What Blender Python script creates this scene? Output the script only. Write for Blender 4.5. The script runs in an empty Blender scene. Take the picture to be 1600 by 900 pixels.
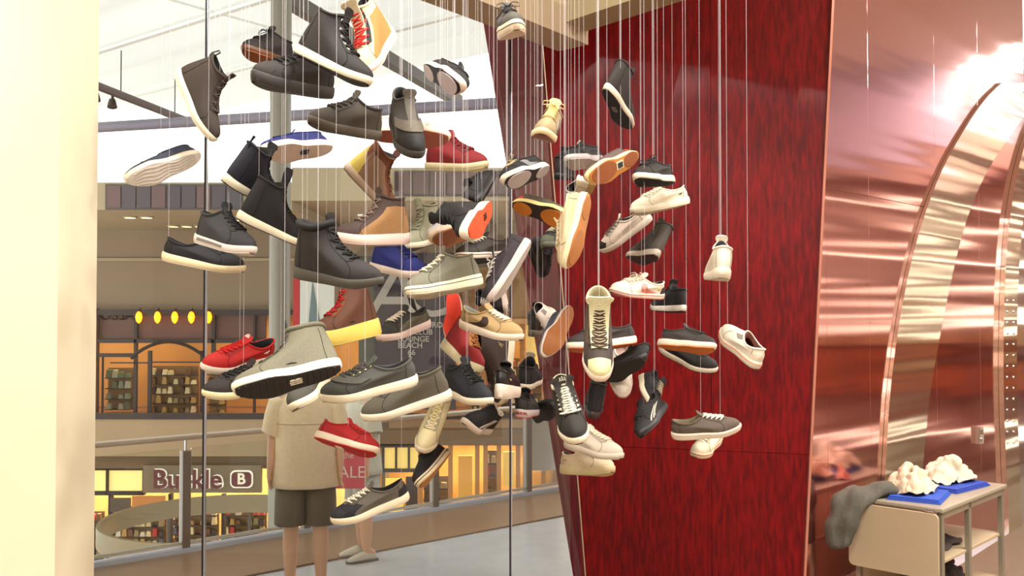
import bpy, math, random
from mathutils import Vector, Matrix
random.seed(7)
SC = bpy.context.scene
COL = SC.collection
PI = math.pi

# ------------------------------------------------------------------ camera
F = 1500.0
CAMZ = 2.15
CEILZ = 5.6
TILT = math.atan(33.0/F)
cam_d = bpy.data.cameras.new('camera')
cam_d.sensor_width = 36.0
cam_d.lens = 36.0*F/1600.0
cam_d.clip_start = 0.05
cam_d.clip_end = 300
cam = bpy.data.objects.new('camera', cam_d)
COL.objects.link(cam)
cam.location = (0, 0, CAMZ)
cam.rotation_euler = (PI/2+TILT, 0, 0)
SC.camera = cam
CP = Vector((0, 0, CAMZ))
FW = Vector((0, math.cos(TILT), math.sin(TILT)))
UP = Vector((0, -math.sin(TILT), math.cos(TILT)))
RT = Vector((1, 0, 0))
def at(px, py, D):
    return CP + D*(FW + RT*((px-800)/F) + UP*((450-py)/F))
def onY(px, py, Y):
    d = FW + RT*((px-800)/F) + UP*((450-py)/F)
    return CP + d*(Y/d.y)
def onZ(px, py, z):
    d = FW + RT*((px-800)/F) + UP*((450-py)/F)
    return CP + d*((z-CAMZ)/d.z)
def onPlane(px, py, p, n):
    d = FW + RT*((px-800)/F) + UP*((450-py)/F)
    return CP + d*((p-CP).dot(n)/d.dot(n))

# ------------------------------------------------------------------ world / lights / exposure
w = bpy.data.worlds.new('world'); SC.world = w; w.use_nodes = True
wn = w.node_tree.nodes; bg = wn['Background']
bg.inputs[0].default_value = (1.0, 0.99, 0.965, 1); bg.inputs[1].default_value = 2.3
SC.view_settings.view_transform = 'Standard'
SC.view_settings.look = 'None'
SC.view_settings.gamma = 1.0
SC.view_settings.exposure = 0.0
SC.view_settings.use_curve_mapping = False
def area(loc, sx, sy, power, color=(1, .965, .90), rot=(0, 0, 0)):
    l = bpy.data.lights.new('area_light', 'AREA'); l.shape = 'RECTANGLE'; l.size = sx; l.size_y = sy
    l.energy = power; l.color = color
    o = bpy.data.objects.new('area_light', l); COL.objects.link(o); o.location = loc; o.rotation_euler = rot
    return o
STORE_LAMPS = [(-2.6, -2.0), (0.2, -2.0), (3.2, -2.0), (-2.6, 2.4), (0.6, 2.0), (3.4, 3.2), (6.4, 1.0), (6.4, 5.0), (4.2, 5.6), (8.1, 11.3)]  # unseen last lamp placed for its glow in the polished wall
for (x, y) in STORE_LAMPS:
    area((x, y, CEILZ-.12), 1.5, .5, 205 if x < 7.5 else 110)
# mall lamps: under the walkway soffits and inside the shops across the atrium
for x in (-10.5, -7.0, -3.5, 0.5):
    area((x, 25.0, 1.9), 2.2, .8, 45, (1, .70, .38))
    area((x, 25.0, -1.9), 2.4, .8, 170, (1, .80, .5))

# ------------------------------------------------------------------ materials
def lin(c):
    c = c/255.0
    return c/12.92 if c <= .04045 else ((c+.055)/1.055)**2.4
def rgb(t): return (lin(t[0]), lin(t[1]), lin(t[2]), 1)
_mats = {}
def mat(c, rough=.6, metal=0., bump=0., scale=60., var=0., coat=0., emit=0., kind='', stretch=(1, 1, 1)):
    key = (tuple(c), rough, metal, bump, scale, var, coat, emit, kind, stretch)
    if key in _mats: return _mats[key]
    m = bpy.data.materials.new('mat_%d_%d_%d' % tuple(int(v) for v in c)); m.use_nodes = True
    nt = m.node_tree; b = nt.nodes['Principled BSDF']
    col = rgb(c)
    b.inputs['Base Color'].default_value = col
    b.inputs['Roughness'].default_value = rough
    b.inputs['Metallic'].default_value = metal
    if coat: b.inputs['Coat Weight'].default_value = coat; b.inputs['Coat Roughness'].default_value = .06
    if emit:
        b.inputs['Emission Color'].default_value = col; b.inputs['Emission Strength'].default_value = emit
    if bump or var:
        tc = nt.nodes.new('ShaderNodeTexCoord'); mp = nt.nodes.new('ShaderNodeMapping')
        mp.inputs['Scale'].default_value = stretch
        nz = nt.nodes.new('ShaderNodeTexNoise'); nz.inputs['Scale'].default_value = scale; nz.inputs['Detail'].default_value = 4
        nt.links.new(tc.outputs['Object'], mp.inputs['Vector']); nt.links.new(mp.outputs[0], nz.inputs['Vector'])
        if var:
            r = nt.nodes.new('ShaderNodeMapRange'); r.inputs[1].default_value = .3; r.inputs[2].default_value = .7
            r.inputs[3].default_value = 1-var; r.inputs[4].default_value = 1+var
            mx = nt.nodes.new('ShaderNodeVectorMath'); mx.operation = 'SCALE'
            mx.inputs[0].default_value = col[:3]
            nt.links.new(nz.outputs[0], r.inputs[0]); nt.links.new(r.outputs[0], mx.inputs['Scale'])
            nt.links.new(mx.outputs[0], b.inputs['Base Color'])
        if bump:
            bp = nt.nodes.new('ShaderNodeBump'); bp.inputs['Strength'].default_value = bump; bp.inputs['Distance'].default_value = .004
            nt.links.new(nz.outputs[0], bp.inputs['Height']); nt.links.new(bp.outputs[0], b.inputs['Normal'])
    _mats[key] = m
    return m
def glass_mat(name, tint=(1, 1, 1), f=1.45):
    m = bpy.data.materials.new(name); m.use_nodes = True; nt = m.node_tree
    for n in list(nt.nodes):
        if n.type == 'BSDF_PRINCIPLED': nt.nodes.remove(n)
    out = [n for n in nt.nodes if n.type == 'OUTPUT_MATERIAL'][0]
    t = nt.nodes.new('ShaderNodeBsdfTransparent'); t.inputs[0].default_value = (*tint, 1)
    g = nt.nodes.new('ShaderNodeBsdfGlossy'); g.inputs['Roughness'].default_value = .0
    fr = nt.nodes.new('ShaderNodeFresnel'); fr.inputs[0].default_value = f
    mx = nt.nodes.new('ShaderNodeMixShader')
    nt.links.new(fr.outputs[0], mx.inputs[0]); nt.links.new(t.outputs[0], mx.inputs[1]); nt.links.new(g.outputs[0], mx.inputs[2])
    nt.links.new(mx.outputs[0], out.inputs[0])
    return m
def red_wall_mat(rgh=.40, coat=.07, sp=.2):
    m = bpy.data.materials.new('red_lacquer_veneer'); m.use_nodes = True; nt = m.node_tree; b = nt.nodes['Principled BSDF']
    tc = nt.nodes.new('ShaderNodeTexCoord'); mp = nt.nodes.new('ShaderNodeMapping'); mp.inputs['Scale'].default_value = (1, 1, .16)
    mp.inputs['Rotation'].default_value = (0, .03, 0)
    nz = nt.nodes.new('ShaderNodeTexNoise'); nz.inputs['Scale'].default_value = 52; nz.inputs['Detail'].default_value = 2
    n2 = nt.nodes.new('ShaderNodeTexNoise'); n2.inputs['Scale'].default_value = 1.1; n2.inputs['Detail'].default_value = 2
    ad = nt.nodes.new('ShaderNodeMath'); ad.operation = 'MULTIPLY_ADD'; ad.inputs[1].default_value = .45
    cr = nt.nodes.new('ShaderNodeValToRGB')
    cr.color_ramp.elements[0].position = .55; cr.color_ramp.elements[0].color = rgb((80, 2, 8))
    cr.color_ramp.elements[1].position = .92; cr.color_ramp.elements[1].color = rgb((120, 5, 10))
    nt.links.new(tc.outputs['Object'], mp.inputs[0]); nt.links.new(mp.outputs[0], nz.inputs['Vector'])
    nt.links.new(tc.outputs['Object'], n2.inputs['Vector'])
    nt.links.new(n2.outputs[0], ad.inputs[0]); nt.links.new(nz.outputs[0], ad.inputs[2])
    nt.links.new(ad.outputs[0], cr.inputs[0]); nt.links.new(cr.outputs[0], b.inputs['Base Color'])
    b.inputs['Roughness'].default_value = rgh; b.inputs['Specular IOR Level'].default_value = sp
    b.inputs['Coat Weight'].default_value = coat; b.inputs['Coat Roughness'].default_value = .12
    return m
def polished_mat(c, rough, s=.12):
    m = bpy.data.materials.new('polished_metal'); m.use_nodes = True; nt = m.node_tree; b = nt.nodes['Principled BSDF']
    b.inputs['Base Color'].default_value = rgb(c); b.inputs['Metallic'].default_value = 1; b.inputs['Roughness'].default_value = rough
    tc = nt.nodes.new('ShaderNodeTexCoord'); mp = nt.nodes.new('ShaderNodeMapping'); mp.inputs['Scale'].default_value = (.06, .06, 1.9)
    nz = nt.nodes.new('ShaderNodeTexNoise'); nz.inputs['Scale'].default_value = 1.6; nz.inputs['Detail'].default_value = 1.5
    bp = nt.nodes.new('ShaderNodeBump'); bp.inputs['Strength'].default_value = s; bp.inputs['Distance'].default_value = .3
    nt.links.new(tc.outputs['Object'], mp.inputs[0]); nt.links.new(mp.outputs[0], nz.inputs['Vector'])
    nt.links.new(nz.outputs[0], bp.inputs['Height']); nt.links.new(bp.outputs[0], b.inputs['Normal'])
    return m

# ------------------------------------------------------------------ mesh helpers
class MB:
    def __init__(s): s.v = []; s.f = []
    def add(s, v, f):
        o = len(s.v); s.v += [tuple(p) for p in v]; s.f += [tuple(i+o for i in q) for q in f]; return s
    def box(s, x0, x1, y0, y1, z0, z1):
        return s.add([(x0, y0, z0), (x1, y0, z0), (x1, y1, z0), (x0, y1, z0), (x0, y0, z1), (x1, y0, z1), (x1, y1, z1), (x0, y1, z1)],
                     [(0, 3, 2, 1), (4, 5, 6, 7), (0, 1, 5, 4), (1, 2, 6, 5), (2, 3, 7, 6), (3, 0, 4, 7)])
    def tube(s, pts, r, n=6, closed=False):
        pts = [Vector(p) for p in pts]; N = len(pts); v = []; f = []
        rs = r if isinstance(r, (list, tuple)) else [r]*N
        up = None
        for i, p in enumerate(pts):
            if closed: t = pts[(i+1) % N]-pts[i-1]
            else: t = pts[min(i+1, N-1)]-pts[max(i-1, 0)]
            if t.length < 1e-9: t = Vector((0, 0, 1))
            t.normalize()
            if up is None:
                up = Vector((0, 0, 1)) if abs(t.z) < .9 else Vector((1, 0, 0))
            a = t.cross(up)
            if a.length < 1e-4: a = t.cross(Vector((1, .3, 0)))
            a.normalize(); b = a.cross(t).normalized(); up = b
            for k in range(n):
                q = 2*PI*k/n; v.append(p+a*math.cos(q)*rs[i]+b*math.sin(q)*rs[i])
        m = N if closed else N-1
        for i in range(m):
            j = (i+1) % N
            for k in range(n):
                k2 = (k+1) % n; f.append((i*n+k, i*n+k2, j*n+k2, j*n+k))
        if not closed:
            f.append(tuple(range(n-1, -1, -1))); f.append(tuple((N-1)*n+k for k in range(n)))
        return s.add(v, f)
    def prism(s, pts, d):
        """polygon pts extruded by vector d"""
        pts = [Vector(p) for p in pts]; d = Vector(d); n = len(pts)
        return s.add(pts+[p+d for p in pts], [tuple(range(n)), tuple(range(2*n-1, n-1, -1))]+[(i, i+n, (i+1) % n+n, (i+1) % n) for i in range(n)])
    def rings(s, rings, cap0=True, cap1=True):
        n = len(rings[0]); v = [p for r in rings for p in r]; f = []
        for i in range(len(rings)-1):
            for k in range(n):
                k2 = (k+1) % n; f.append((i*n+k, i*n+k2, (i+1)*n+k2, (i+1)*n+k))
        if cap0: f.append(tuple(range(n-1, -1, -1)))
        if cap1: f.append(tuple((len(rings)-1)*n+k for k in range(n)))
        return s.add(v, f)
    def disc(s, c, r, h, n=20):
        c = Vector(c)
        a = [c+Vector((r*math.cos(2*PI*k/n), r*math.sin(2*PI*k/n), 0)) for k in range(n)]
        return s.prism(a, (0, 0, h))
    def build(s, name, m, parent=None, smooth=True, angle=40):
        me = bpy.data.meshes.new(name); me.from_pydata(s.v, [], s.f)
        if m: me.materials.append(m)
        me.validate(); me.update()
        if smooth:
            me.shade_smooth() if hasattr(me, 'shade_smooth') else None
            try: me.set_sharp_from_angle(angle=math.radians(angle))
            except Exception: pass
        o = bpy.data.objects.new(name, me); COL.objects.link(o)
        if parent: o.parent = parent
        return o
def fixn(o):
    import bmesh
    bm = bmesh.new(); bm.from_mesh(o.data); bmesh.ops.recalc_face_normals(bm, faces=bm.faces); bm.to_mesh(o.data); bm.free(); return o
def tag(o, label, cat, group=None, kind=None):
    if label: o['label'] = label
    if cat: o['category'] = cat
    if group: o['group'] = group
    if kind: o['kind'] = kind
    return o
def empty(name, loc, label=None, cat=None, group=None):
    o = bpy.data.objects.new(name, None); COL.objects.link(o); o.location = loc; o.empty_display_size = .05
    return tag(o, label, cat, group)
def struct(name, mb, m, parent=None, label=None, smooth=False):
    o = mb.build(name, m, parent, smooth); 
    if parent is None: o['kind'] = 'structure'
    if label: o['label'] = label
    return o
def text_mesh(s, size, depth=.004, bold=0.):
    c = bpy.data.curves.new('lettering', 'FONT'); c.body = s; c.size = size; c.extrude = depth; c.align_x = 'CENTER'; c.align_y = 'CENTER'
    c.offset = bold; c.resolution_u = 3
    o = bpy.data.objects.new('lettering', c); COL.objects.link(o)
    bpy.context.view_layer.update()
    me = bpy.data.meshes.new_from_object(o.evaluated_get(bpy.context.evaluated_depsgraph_get()))
    bpy.data.objects.remove(o)
    return [v.co.copy() for v in me.vertices], [tuple(p.vertices) for p in me.polygons]
# ------------------------------------------------------------------ the store shell
RAILA = Vector((-3.72, 7.8, 0)); RAILD = Vector((4.25, 3.6, 0)).normalized(); RAILN = Vector((-RAILD.y, RAILD.x, 0))
m_cream = mat((236, 226, 196), .6, var=.03, scale=2)
m_tile = mat((150, 146, 140), .22, bump=.02, scale=8, var=.06)
m_ceil = mat((232, 228, 218), .8)
m_beige = mat((158, 140, 116), .7, var=.04, scale=1.5)
m_red = red_wall_mat()
m_pol = polished_mat((224, 168, 164), .12, .07)
m_silver = polished_mat((236, 230, 214), .16, .2)
m_glass = glass_mat('clear_glass', (.97, .985, .975))
m_dark = mat((52, 38, 34), .5)
m_steel = mat((200, 200, 205), .25, 1.)

struct('floor', MB().add([(-5.8, -3.5, 0), (9, -3.5, 0), (9, 13, 0), (5.2, 9.75, 0), (1.9, 6.0, 0), (-5.8, 6.0, 0), (-5.8, -3.5, -.2), (9, -3.5, -.2), (9, 13, -.2), (5.2, 9.75, -.2), (1.9, 6., -.2), (-5.8, 6., -.2)],
       [(0, 1, 2, 3, 4, 5), (11, 10, 9, 8, 7, 6)]+[(i, i+6, (i+1) % 6+6, (i+1) % 6) for i in range(6)]), mat((120, 104, 86), .35, var=.05, scale=3))
struct('floor', MB().prism([(-5.8, 6.0, -.2), (1.9, 6.0, -.2), (5.2, 9.75, -.2), (9, 13, -.2), (9, 18.57, -.2), tuple(RAILA-RAILD*2.45+Vector((0, 0, -.2)))], (0, 0, .195)),
       mat((206, 206, 210), .16, bump=.015, scale=5, var=.05))
struct('ceiling', MB().add([(-5.8, -3.5, CEILZ), (9, -3.5, CEILZ), (9, 13, CEILZ), (5.2, 9.75, CEILZ), (1.9, 6.1, CEILZ), (-5.8, 6.1, CEILZ), (-5.8, -3.5, CEILZ+.18), (9, -3.5, CEILZ+.18), (9, 13, CEILZ+.18), (5.2, 9.75, CEILZ+.18), (1.9, 6.1, CEILZ+.18), (-5.8, 6.1, CEILZ+.18)],
       [(5, 4, 3, 2, 1, 0), (6, 7, 8, 9, 10, 11)]+[(i, (i+1) % 6, (i+1) % 6+6, i+6) for i in range(6)]), m_ceil)
struct('wall_back', MB().box(-5.8, 9, -3.7, -3.5, 0, CEILZ), mat((170, 158, 140), .7))
struct('wall_left', MB().box(-5.95, -5.8, -3.5, 6.1, 0, CEILZ), mat((186, 174, 152), .7))
# right wall; unseen window added for the polished wall to reflect
wr = MB(); wr.box(9, 9.15, -3.5, 11.1, 0, CEILZ).box(9, 9.15, 12.8, 13, 0, CEILZ).box(9, 9.15, 11.1, 12.8, 0, 4.5).box(9, 9.15, 11.1, 12.8, 5.5, CEILZ)
struct('wall_right', wr, mat((196, 168, 150), .7))
struct('trim_20', MB().box(8.96, 8.995, 6, 11.0, 4.35, CEILZ), mat((206, 198, 214), .6))  # unseen lilac band added to tint the reflection in the polished wall
wf = MB()
for y in (11.1, 11.9, 12.7): wf.box(9.02, 9.12, y, y+.1, 4.5, 5.5)
wf.box(9.02, 9.12, 11.1, 12.8, 5.0, 5.06)
struct('window_1', wf, m_dark)
struct('wall_front', MB().box(5.2, 9, 13, 13.15, 0, CEILZ), mat((196, 168, 150), .7))
# near pillar wall on the left of the picture
struct('wall_near', MB().box(-2.7, -1.515, 3.2, 3.5, 0, CEILZ), m_cream)

# glass front: three panes standing side by side, joints between
gw = [(-5.8, -1.928), (-1.914, onY(797, 483, 6.0).x-.006), (onY(797, 483, 6.0).x+.008, .36)]
for i, (a, b) in enumerate(gw):
    struct('window_%d' % (i+2), MB().box(a, b, 6.0, 6.012, 0.0, CEILZ), m_glass)
for i, x in enumerate((-1.921, onY(797, 483, 6.0).x+.001)):
    t = struct('trim_%d' % (i+1), MB().box(x-.006, x+.006, 5.992, 6.02, 0, CEILZ), mat((46, 40, 52), .3))
    struct('metal_edge', MB().box(x+.0065, x+.0115, 5.990, 6.02, 0, CEILZ), mat((205, 208, 222), .2, .6), t)

# ceiling bulkheads (beige, corner at top centre)
def flat(px, py, z):
    p = onZ(px, py, z); return p
zb = 3.72
c1 = onZ(640, -6, zb); c2 = onZ(872, 80, zb); c3 = onZ(919, 70, zb); c4 = onZ(748, 0, zb)
dA = (c2-c1).normalized(); dA2 = (c3-c4).normalized()
m_bulk = mat((190, 170, 144), .6)
struct('trim_3', MB().prism([c2-dA*4.2, c2, c3, c3-dA2*4.2], (0, 0, .17)), m_bulk)
struct('trim_4', MB().prism([p+Vector((0, 0, .17)) for p in (c2-dA*4.2+Vector((.1, 0, 0)), c2+Vector((.07, -.05, 0)), c3+Vector((-.05, -.07, 0)), c3-dA2*4.2+Vector((-.06, .0, 0)))], (0, 0, .75)), mat((206, 188, 160), .6))
e0 = onZ(903, 53, 3.80); e1 = onZ(1070, 0, 3.80); dB = (e1-e0).normalized(); nB = Vector((dB.y, -dB.x, 0)); nB = nB if nB.x < 0 else -nB
struct('trim_5', MB().prism([e0, e0+dB*3.4, e0+dB*3.4+nB*.22, e0+nB*.22], (0, 0, .8)), mat((176, 162, 130), .6))
# ------------------------------------------------------------------ red canted wall
def z2py(z, Y): return 483-(z-CAMZ)*F/Y   # good enough close to the axis
def edge(x0, y0, x1, y1, z, Y):
    # point of the picture line (x0,y0)-(x1,y1) at height z and distance Y
    py = z2py(z, Y); px = x0+(py-y0)*(x1-x0)/(y1-y0); p = onY(px, py, Y); p.z = z; return p
ZT = CEILZ-.02
fb, ft = edge(850, 80, 916, 900, 0, 5.94), edge(850, 80, 916, 900, ZT, 5.94)
lb, lt = edge(757, 40, 896, 900, 0, 7.3), edge(757, 40, 896, 900, ZT, 7.3)
rb, rt = edge(1297, 20, 1254, 900, 0, 5.55), edge(1297, 20, 1254, 900, ZT, 5.55)
red = empty('wall_red', (0, 0, 0)); red['kind'] = 'structure'
def quadpanel(a, b, c, d, th, gap, name, m, parent):
    """panel on bilinear quad corners a,b (bottom) c,d (top: c above b, d above a), shrunk by gap, thickness th backwards"""
    a, b, c, d = map(Vector, (a, b, c, d)); n = (b-a).cross(d-a).normalized()
    ex = (b-a).normalized()*gap; ez = (d-a).normalized()*gap
    q = [a+ex+ez, b-ex+ez, c-ex-ez, d+ex-ez]
    e2_ = [p - (p-sum(q, Vector())/4).normalized()*.002 for p in q]
    mb = MB(); back = [p-n*th for p in q]; fr = [p+n*.0 for p in e2_]; rim = [p-n*.002 for p in q]
    mb.add(fr+rim+back, [(0, 1, 2, 3)]+[(i, i+4, (i+1) % 4+4, (i+1) % 4) for i in range(4)]+[(i+4, i+8, (i+1) % 4+8, (i+1) % 4+4) for i in range(4)]+[(11, 10, 9, 8)])
    return fixn(mb.build(name, m, parent, False))
def bil(a, b, c, d, u, v): return a.lerp(b, u).lerp(d.lerp(c, u), v)
us = [0, .60, 1.0]; vs = [0, .235, .76, 1.0]
for i in range(2):
    for j in range(3):
        P = [bil(fb, rb, rt, ft, u, v) for (u, v) in ((us[i], vs[j]), (us[i+1], vs[j]), (us[i+1], vs[j+1]), (us[i], vs[j+1]))]
        if j == 2 or (i == 1 and j == 1): pass
        quadpanel(*P, .03, .0006, 'panel', m_red, red)
bk = MB().prism([fb+Vector((0, .034, 0)), rb+Vector((-.01, .034, 0)), rt+Vector((-.01, .034, 0)), ft+Vector((0, .034, 0))], (0, .05, 0))
bk.build('backing', mat((70, 8, 12), .6), red, False)
quadpanel(lb, fb+Vector((-.012, .0, 0)), ft+Vector((-.012, .0, 0)), lt, .03, .001, 'side_panel', red_wall_mat(.75, 0, .15), red)
MB().prism([lb+Vector((.05, 0, 0)), rb+Vector((0, .3, 0)), rb+Vector((0, .1, 0)), fb+Vector((0, .1, 0))], (0, 0, .02)).build('base', m_dark, red, False)
# slim bright strip down the fold
t = MB().tube([fb+Vector((-.004, -.012, 0)), ft+Vector((-.004, -.012, 0))], .0045, 6)
o = struct('trim_7', t, mat((190, 176, 150), .3, .5))
o = struct('trim_8', MB().prism([rb+Vector((.0, -.02, 0)), rb+Vector((.014, -.02, 0)), rt+Vector((.014, -.02, 0)), rt+Vector((.0, -.02, 0))], (0, .1, 0)), mat((196, 128, 110), .3, .5))

# ------------------------------------------------------------------ polished wall at the right
WP = Vector((1.95, 6.46, 0)); WD = Vector((.70, .714, 0)).normalized(); WN = Vector((WD.y, -WD.x, 0))
pol = empty('wall_polished', (0, 0, 0)); pol['kind'] = 'structure'
def wpt(s, z, off=0.): return WP+WD*s+Vector((0, 0, z))+WN*off
segs = [-.15, .36, 1.05, 2.35, 3.4, 4.75]
for i in range(5):
    for (z0, z1) in ((0, 3.0), (3.0, ZT)):
        quadpanel(wpt(segs[i], z0), wpt(segs[i+1], z0), wpt(segs[i+1], z1), wpt(segs[i], z1), .03, .0012, 'panel', m_pol, pol)
MB().prism([wpt(-.15, 0, -.04), wpt(4.75, 0, -.04), wpt(4.75, ZT, -.04), wpt(-.15, ZT, -.04)], tuple(-WN*.04)).build('backing', m_dark, pol, False)
def band(name, left, right, off, th, m, n=18):
    """curved metal band fixed on the polished wall between two outlines"""
    def interp(pts, y):
        for (a, b) in zip(pts, pts[1:]):
            if (a[1]-y)*(b[1]-y) <= 0 and a[1] != b[1]:
                q = (y-a[1])/(b[1]-a[1]); q2 = q; return a[0]+(b[0]-a[0])*q2
        return pts[-1][0]
    ys = [left[0][1]+(left[-1][1]-left[0][1])*k/n for k in range(n+1)]
    L_ = [onPlane(interp(left, y), y, WP, WN) for y in ys]; R_ = [onPlane(interp(right, y), y, WP, WN) for y in ys]
    mb = MB(); v = []
    for k in range(n+1):
        v += [L_[k]+WN*off, L_[k]+WN*(off+th), R_[k]+WN*(off+th), R_[k]+WN*off]
    f = []
    for k in range(n):
        for j in range(4): f.append((4*k+j, 4*k+(j+1) % 4, 4*k+4+(j+1) % 4, 4*k+4+j))
    f += [(3, 2, 1, 0), (4*n, 4*n+1, 4*n+2, 4*n+3)]
    mb.add(v, f); return fixn(struct(name, mb, m))
B1L = [(1368, 900), (1374, 800), (1379, 700), (1386, 600), (1403, 480), (1428, 370), (1462, 275), (1500, 205), (1532, 158), (1560, 130)]
B1R = [(1398, 900), (1403, 800), (1409, 700), (1417, 600), (1436, 480), (1462, 370), (1492, 285), (1530, 225), (1568, 175), (1600, 140)]
B2R = [(1426, 900), (1432, 800), (1441, 700), (1452, 600), (1474, 480), (1499, 370), (1528, 290), (1566, 225), (1600, 180), (1640, 140)]
def sm(pts):
    out = []
    for i in range(len(pts)-1):
        p0 = pts[max(i-1, 0)]; p1 = pts[i]; p2 = pts[i+1]; p3 = pts[min(i+2, len(pts)-1)]
        for k in range(4):
            q = k/4; out.append(tuple(.5*((2*p1[j])+(-p0[j]+p2[j])*q+(2*p0[j]-5*p1[j]+4*p2[j]-p3[j])*q*q+(-p0[j]+3*p1[j]-3*p2[j]+p3[j])*q**3) for j in (0, 1)))
    out.append(pts[-1]); return out
band('trim_9', sm(B1L), sm(B1R), .002, .030, m_silver, 40)
band('trim_10', sm([(x+1.5, y) for x, y in B1R]), sm(B2R), .002, .018, m_silver, 40)
# bright column at the far right and narrow screwed edge strip
B3L = [(1572, 900), (1567, 800), (1563, 700), (1560, 600), (1561, 480), (1567, 370), (1578, 290), (1594, 225), (1612, 180), (1640, 130)]
B3R = [(1592, 900), (1588, 800), (1584, 700), (1581, 600), (1582, 480), (1588, 370), (1600, 290), (1618, 225), (1640, 180), (1670, 130)]
B4R = [(1672, 900), (1668, 800), (1664, 700), (1661, 600), (1662, 480), (1668, 370), (1680, 290), (1700, 225), (1720, 180), (1750, 130)]
o = band('trim_11', sm(B3L), sm(B3R), .002, .045, m_silver, 40)
for k in range(14):
    for q in (0, 1):
        p = onPlane(1566+10*q, 470+17*k, WP, WN)+WN*.047
        MB().add(*[(r.v, r.f) for r in [MB().rings([[WD*(.011*math.cos(a*PI/4))+Vector((0, 0, .011*math.sin(a*PI/4)))+WN*h for a in range(8)] for h in (0, .007)])]][0]).build('screw', m_steel, o, False).location = p
band('trim_12', sm([(x+1.5, y) for x, y in B3R]), sm(B4R), .002, .030, polished_mat((236, 240, 246), .12, .05), 40)

# wall switch box on the polished wall
sb = empty('wall_socket', onPlane(1527, 680, WP, WN), 'small chrome switch box on the polished red wall above the table', 'socket')
M = Matrix((( WD.x, WN.x*-1, 0), (WD.y, WN.y*-1, 0), (0, 0, 1))).to_4x4(); M = Matrix.Translation(onPlane(1527, 680, WP, WN)+WN*.03) @ M
sb.matrix_world = M
MB().box(-.045, .045, -.01, .03, -.075, .075).build('cover_plate', mat((196, 186, 168), .25, .8), sb, False)
MB().box(-.03, .03, -.016, -.010, .01, .055).build('switch_plate', mat((140, 120, 104), .3, .6), sb, False)
MB().add(*[(lambda r: (r.v, r.f))(MB().rings([[(.022*math.cos(k*PI/8), y, -.032+.022*math.sin(k*PI/8)) for k in range(16)] for y in (-.020, -.010)]))][0]).build('knob', m_steel, sb)

# lamp fixtures in the store ceiling
for i, (x, y) in enumerate(STORE_LAMPS):
    e = empty('ceiling_lamp', (x, y, CEILZ), 'long white ceiling lamp, '+['behind the camera at left', 'straight behind the camera', 'behind the camera at right', 'over the cream wall end at left', 'over the front of the shoe display', 'in front of the red canted wall', 'far right near the camera', 'right of the polished wall', 'over the work table', 'unseen, placed for its reflection in the polished wall'][i], 'lamp', 'ceiling lamps of the store')
    mb = MB().box(-.80, .80, -.28, -.255, -.09, 0).box(-.80, .80, .255, .28, -.09, 0).box(-.80, -.76, -.255, .255, -.09, 0).box(.76, .80, -.255, .255, -.09, 0)
    mb.build('frame', m_ceil, e, False)
    MB().box(-.76, .76, -.255, .255, -.03, -.02).build('reflector', mat((245, 245, 240), .3), e, False)

# lit shelving added out of view at right, to streak the polished wall
shf = empty('added_shelving', (8.62, 7.4, 0), 'lit shelving added out of view for the polished wall to reflect', 'shelving')
MB().box(.34, .37, 0, 5.4, 0, 4.0).build('back_board', mat((176, 130, 112), .6), shf, False)
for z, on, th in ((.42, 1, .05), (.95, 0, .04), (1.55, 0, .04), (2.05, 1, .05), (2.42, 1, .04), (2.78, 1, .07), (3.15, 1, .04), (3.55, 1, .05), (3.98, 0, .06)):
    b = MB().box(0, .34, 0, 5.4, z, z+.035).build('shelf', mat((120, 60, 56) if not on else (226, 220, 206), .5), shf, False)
    if on: MB().box(-.012, -.001, .1, 5.3, z-.01, z-.01+th).build('added_strip', mat((255, 240, 214), .5, emit=5), shf, False)  # glowing strips added as bright streaks in the reflection
for k in range(7): MB().box(0, .34, .9*k, .9*k+.03, 0, 4.0).build('upright', mat((150, 100, 90), .5), shf, False)
for z0, z1, c in ((1.0, 1.5, (176, 96, 62)), (1.60, 2.0, (190, 142, 100))): MB().box(.20, .22, .05, 5.35, z0, z1).build('coloured_panel', mat(c, .8), shf, False)  # panels added for the orange bands in the reflection
# ------------------------------------------------------------------ the mall beyond the glass
def pbox(name, x0, y0, x1, y1, Y, dep, m, parent=None, label=None):
    a = onY(x0, y1, Y); b = onY(x1, y0, Y)
    return struct(name, MB().box(a.x, b.x, Y, Y+dep, a.z, b.z), m, parent, label)
def pthing(name, x0, y0, x1, y1, Y, dep, m, label, cat, group=None):
    o = pbox(name, x0, y0, x1, y1, Y, dep, m, empty('x', (0, 0, 0)))
    p = o.parent; o.parent = None; bpy.data.objects.remove(p); tag(o, label, cat, group); return o
# translucent roof canopy
def canopy_mat():
    m = bpy.data.materials.new('white_membrane'); m.use_nodes = True; nt = m.node_tree
    b = nt.nodes['Principled BSDF']; b.inputs['Base Color'].default_value = (.86, .88, .87, 1); b.inputs['Roughness'].default_value = .7
    out = [n for n in nt.nodes if n.type == 'OUTPUT_MATERIAL'][0]
    t = nt.nodes.new('ShaderNodeBsdfTranslucent'); t.inputs[0].default_value = (.74, .75, .72, 1)
    mx = nt.nodes.new('ShaderNodeMixShader'); mx.inputs[0].default_value = .34
    nt.links.new(b.outputs[0], mx.inputs[1]); nt.links.new(t.outputs[0], mx.inputs[2]); nt.links.new(mx.outputs[0], out.inputs[0]); return m
m_can = canopy_mat()
cang = math.radians(-38)                         # direction of the ribs in plan
cu = Vector((math.cos(cang), math.sin(cang), 0)); cv = Vector((-cu.y, cu.x, 0))
roof = MB(); nv = []
CZ = 7.2; o0 = Vector((-9, 12.8, CZ))
S_ = []
K = 96
for k in range(K+1):
    s = -10+20*k/K
    h = .30*(math.sin(k*PI/6)**2)
    S_.append((s, h))
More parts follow.
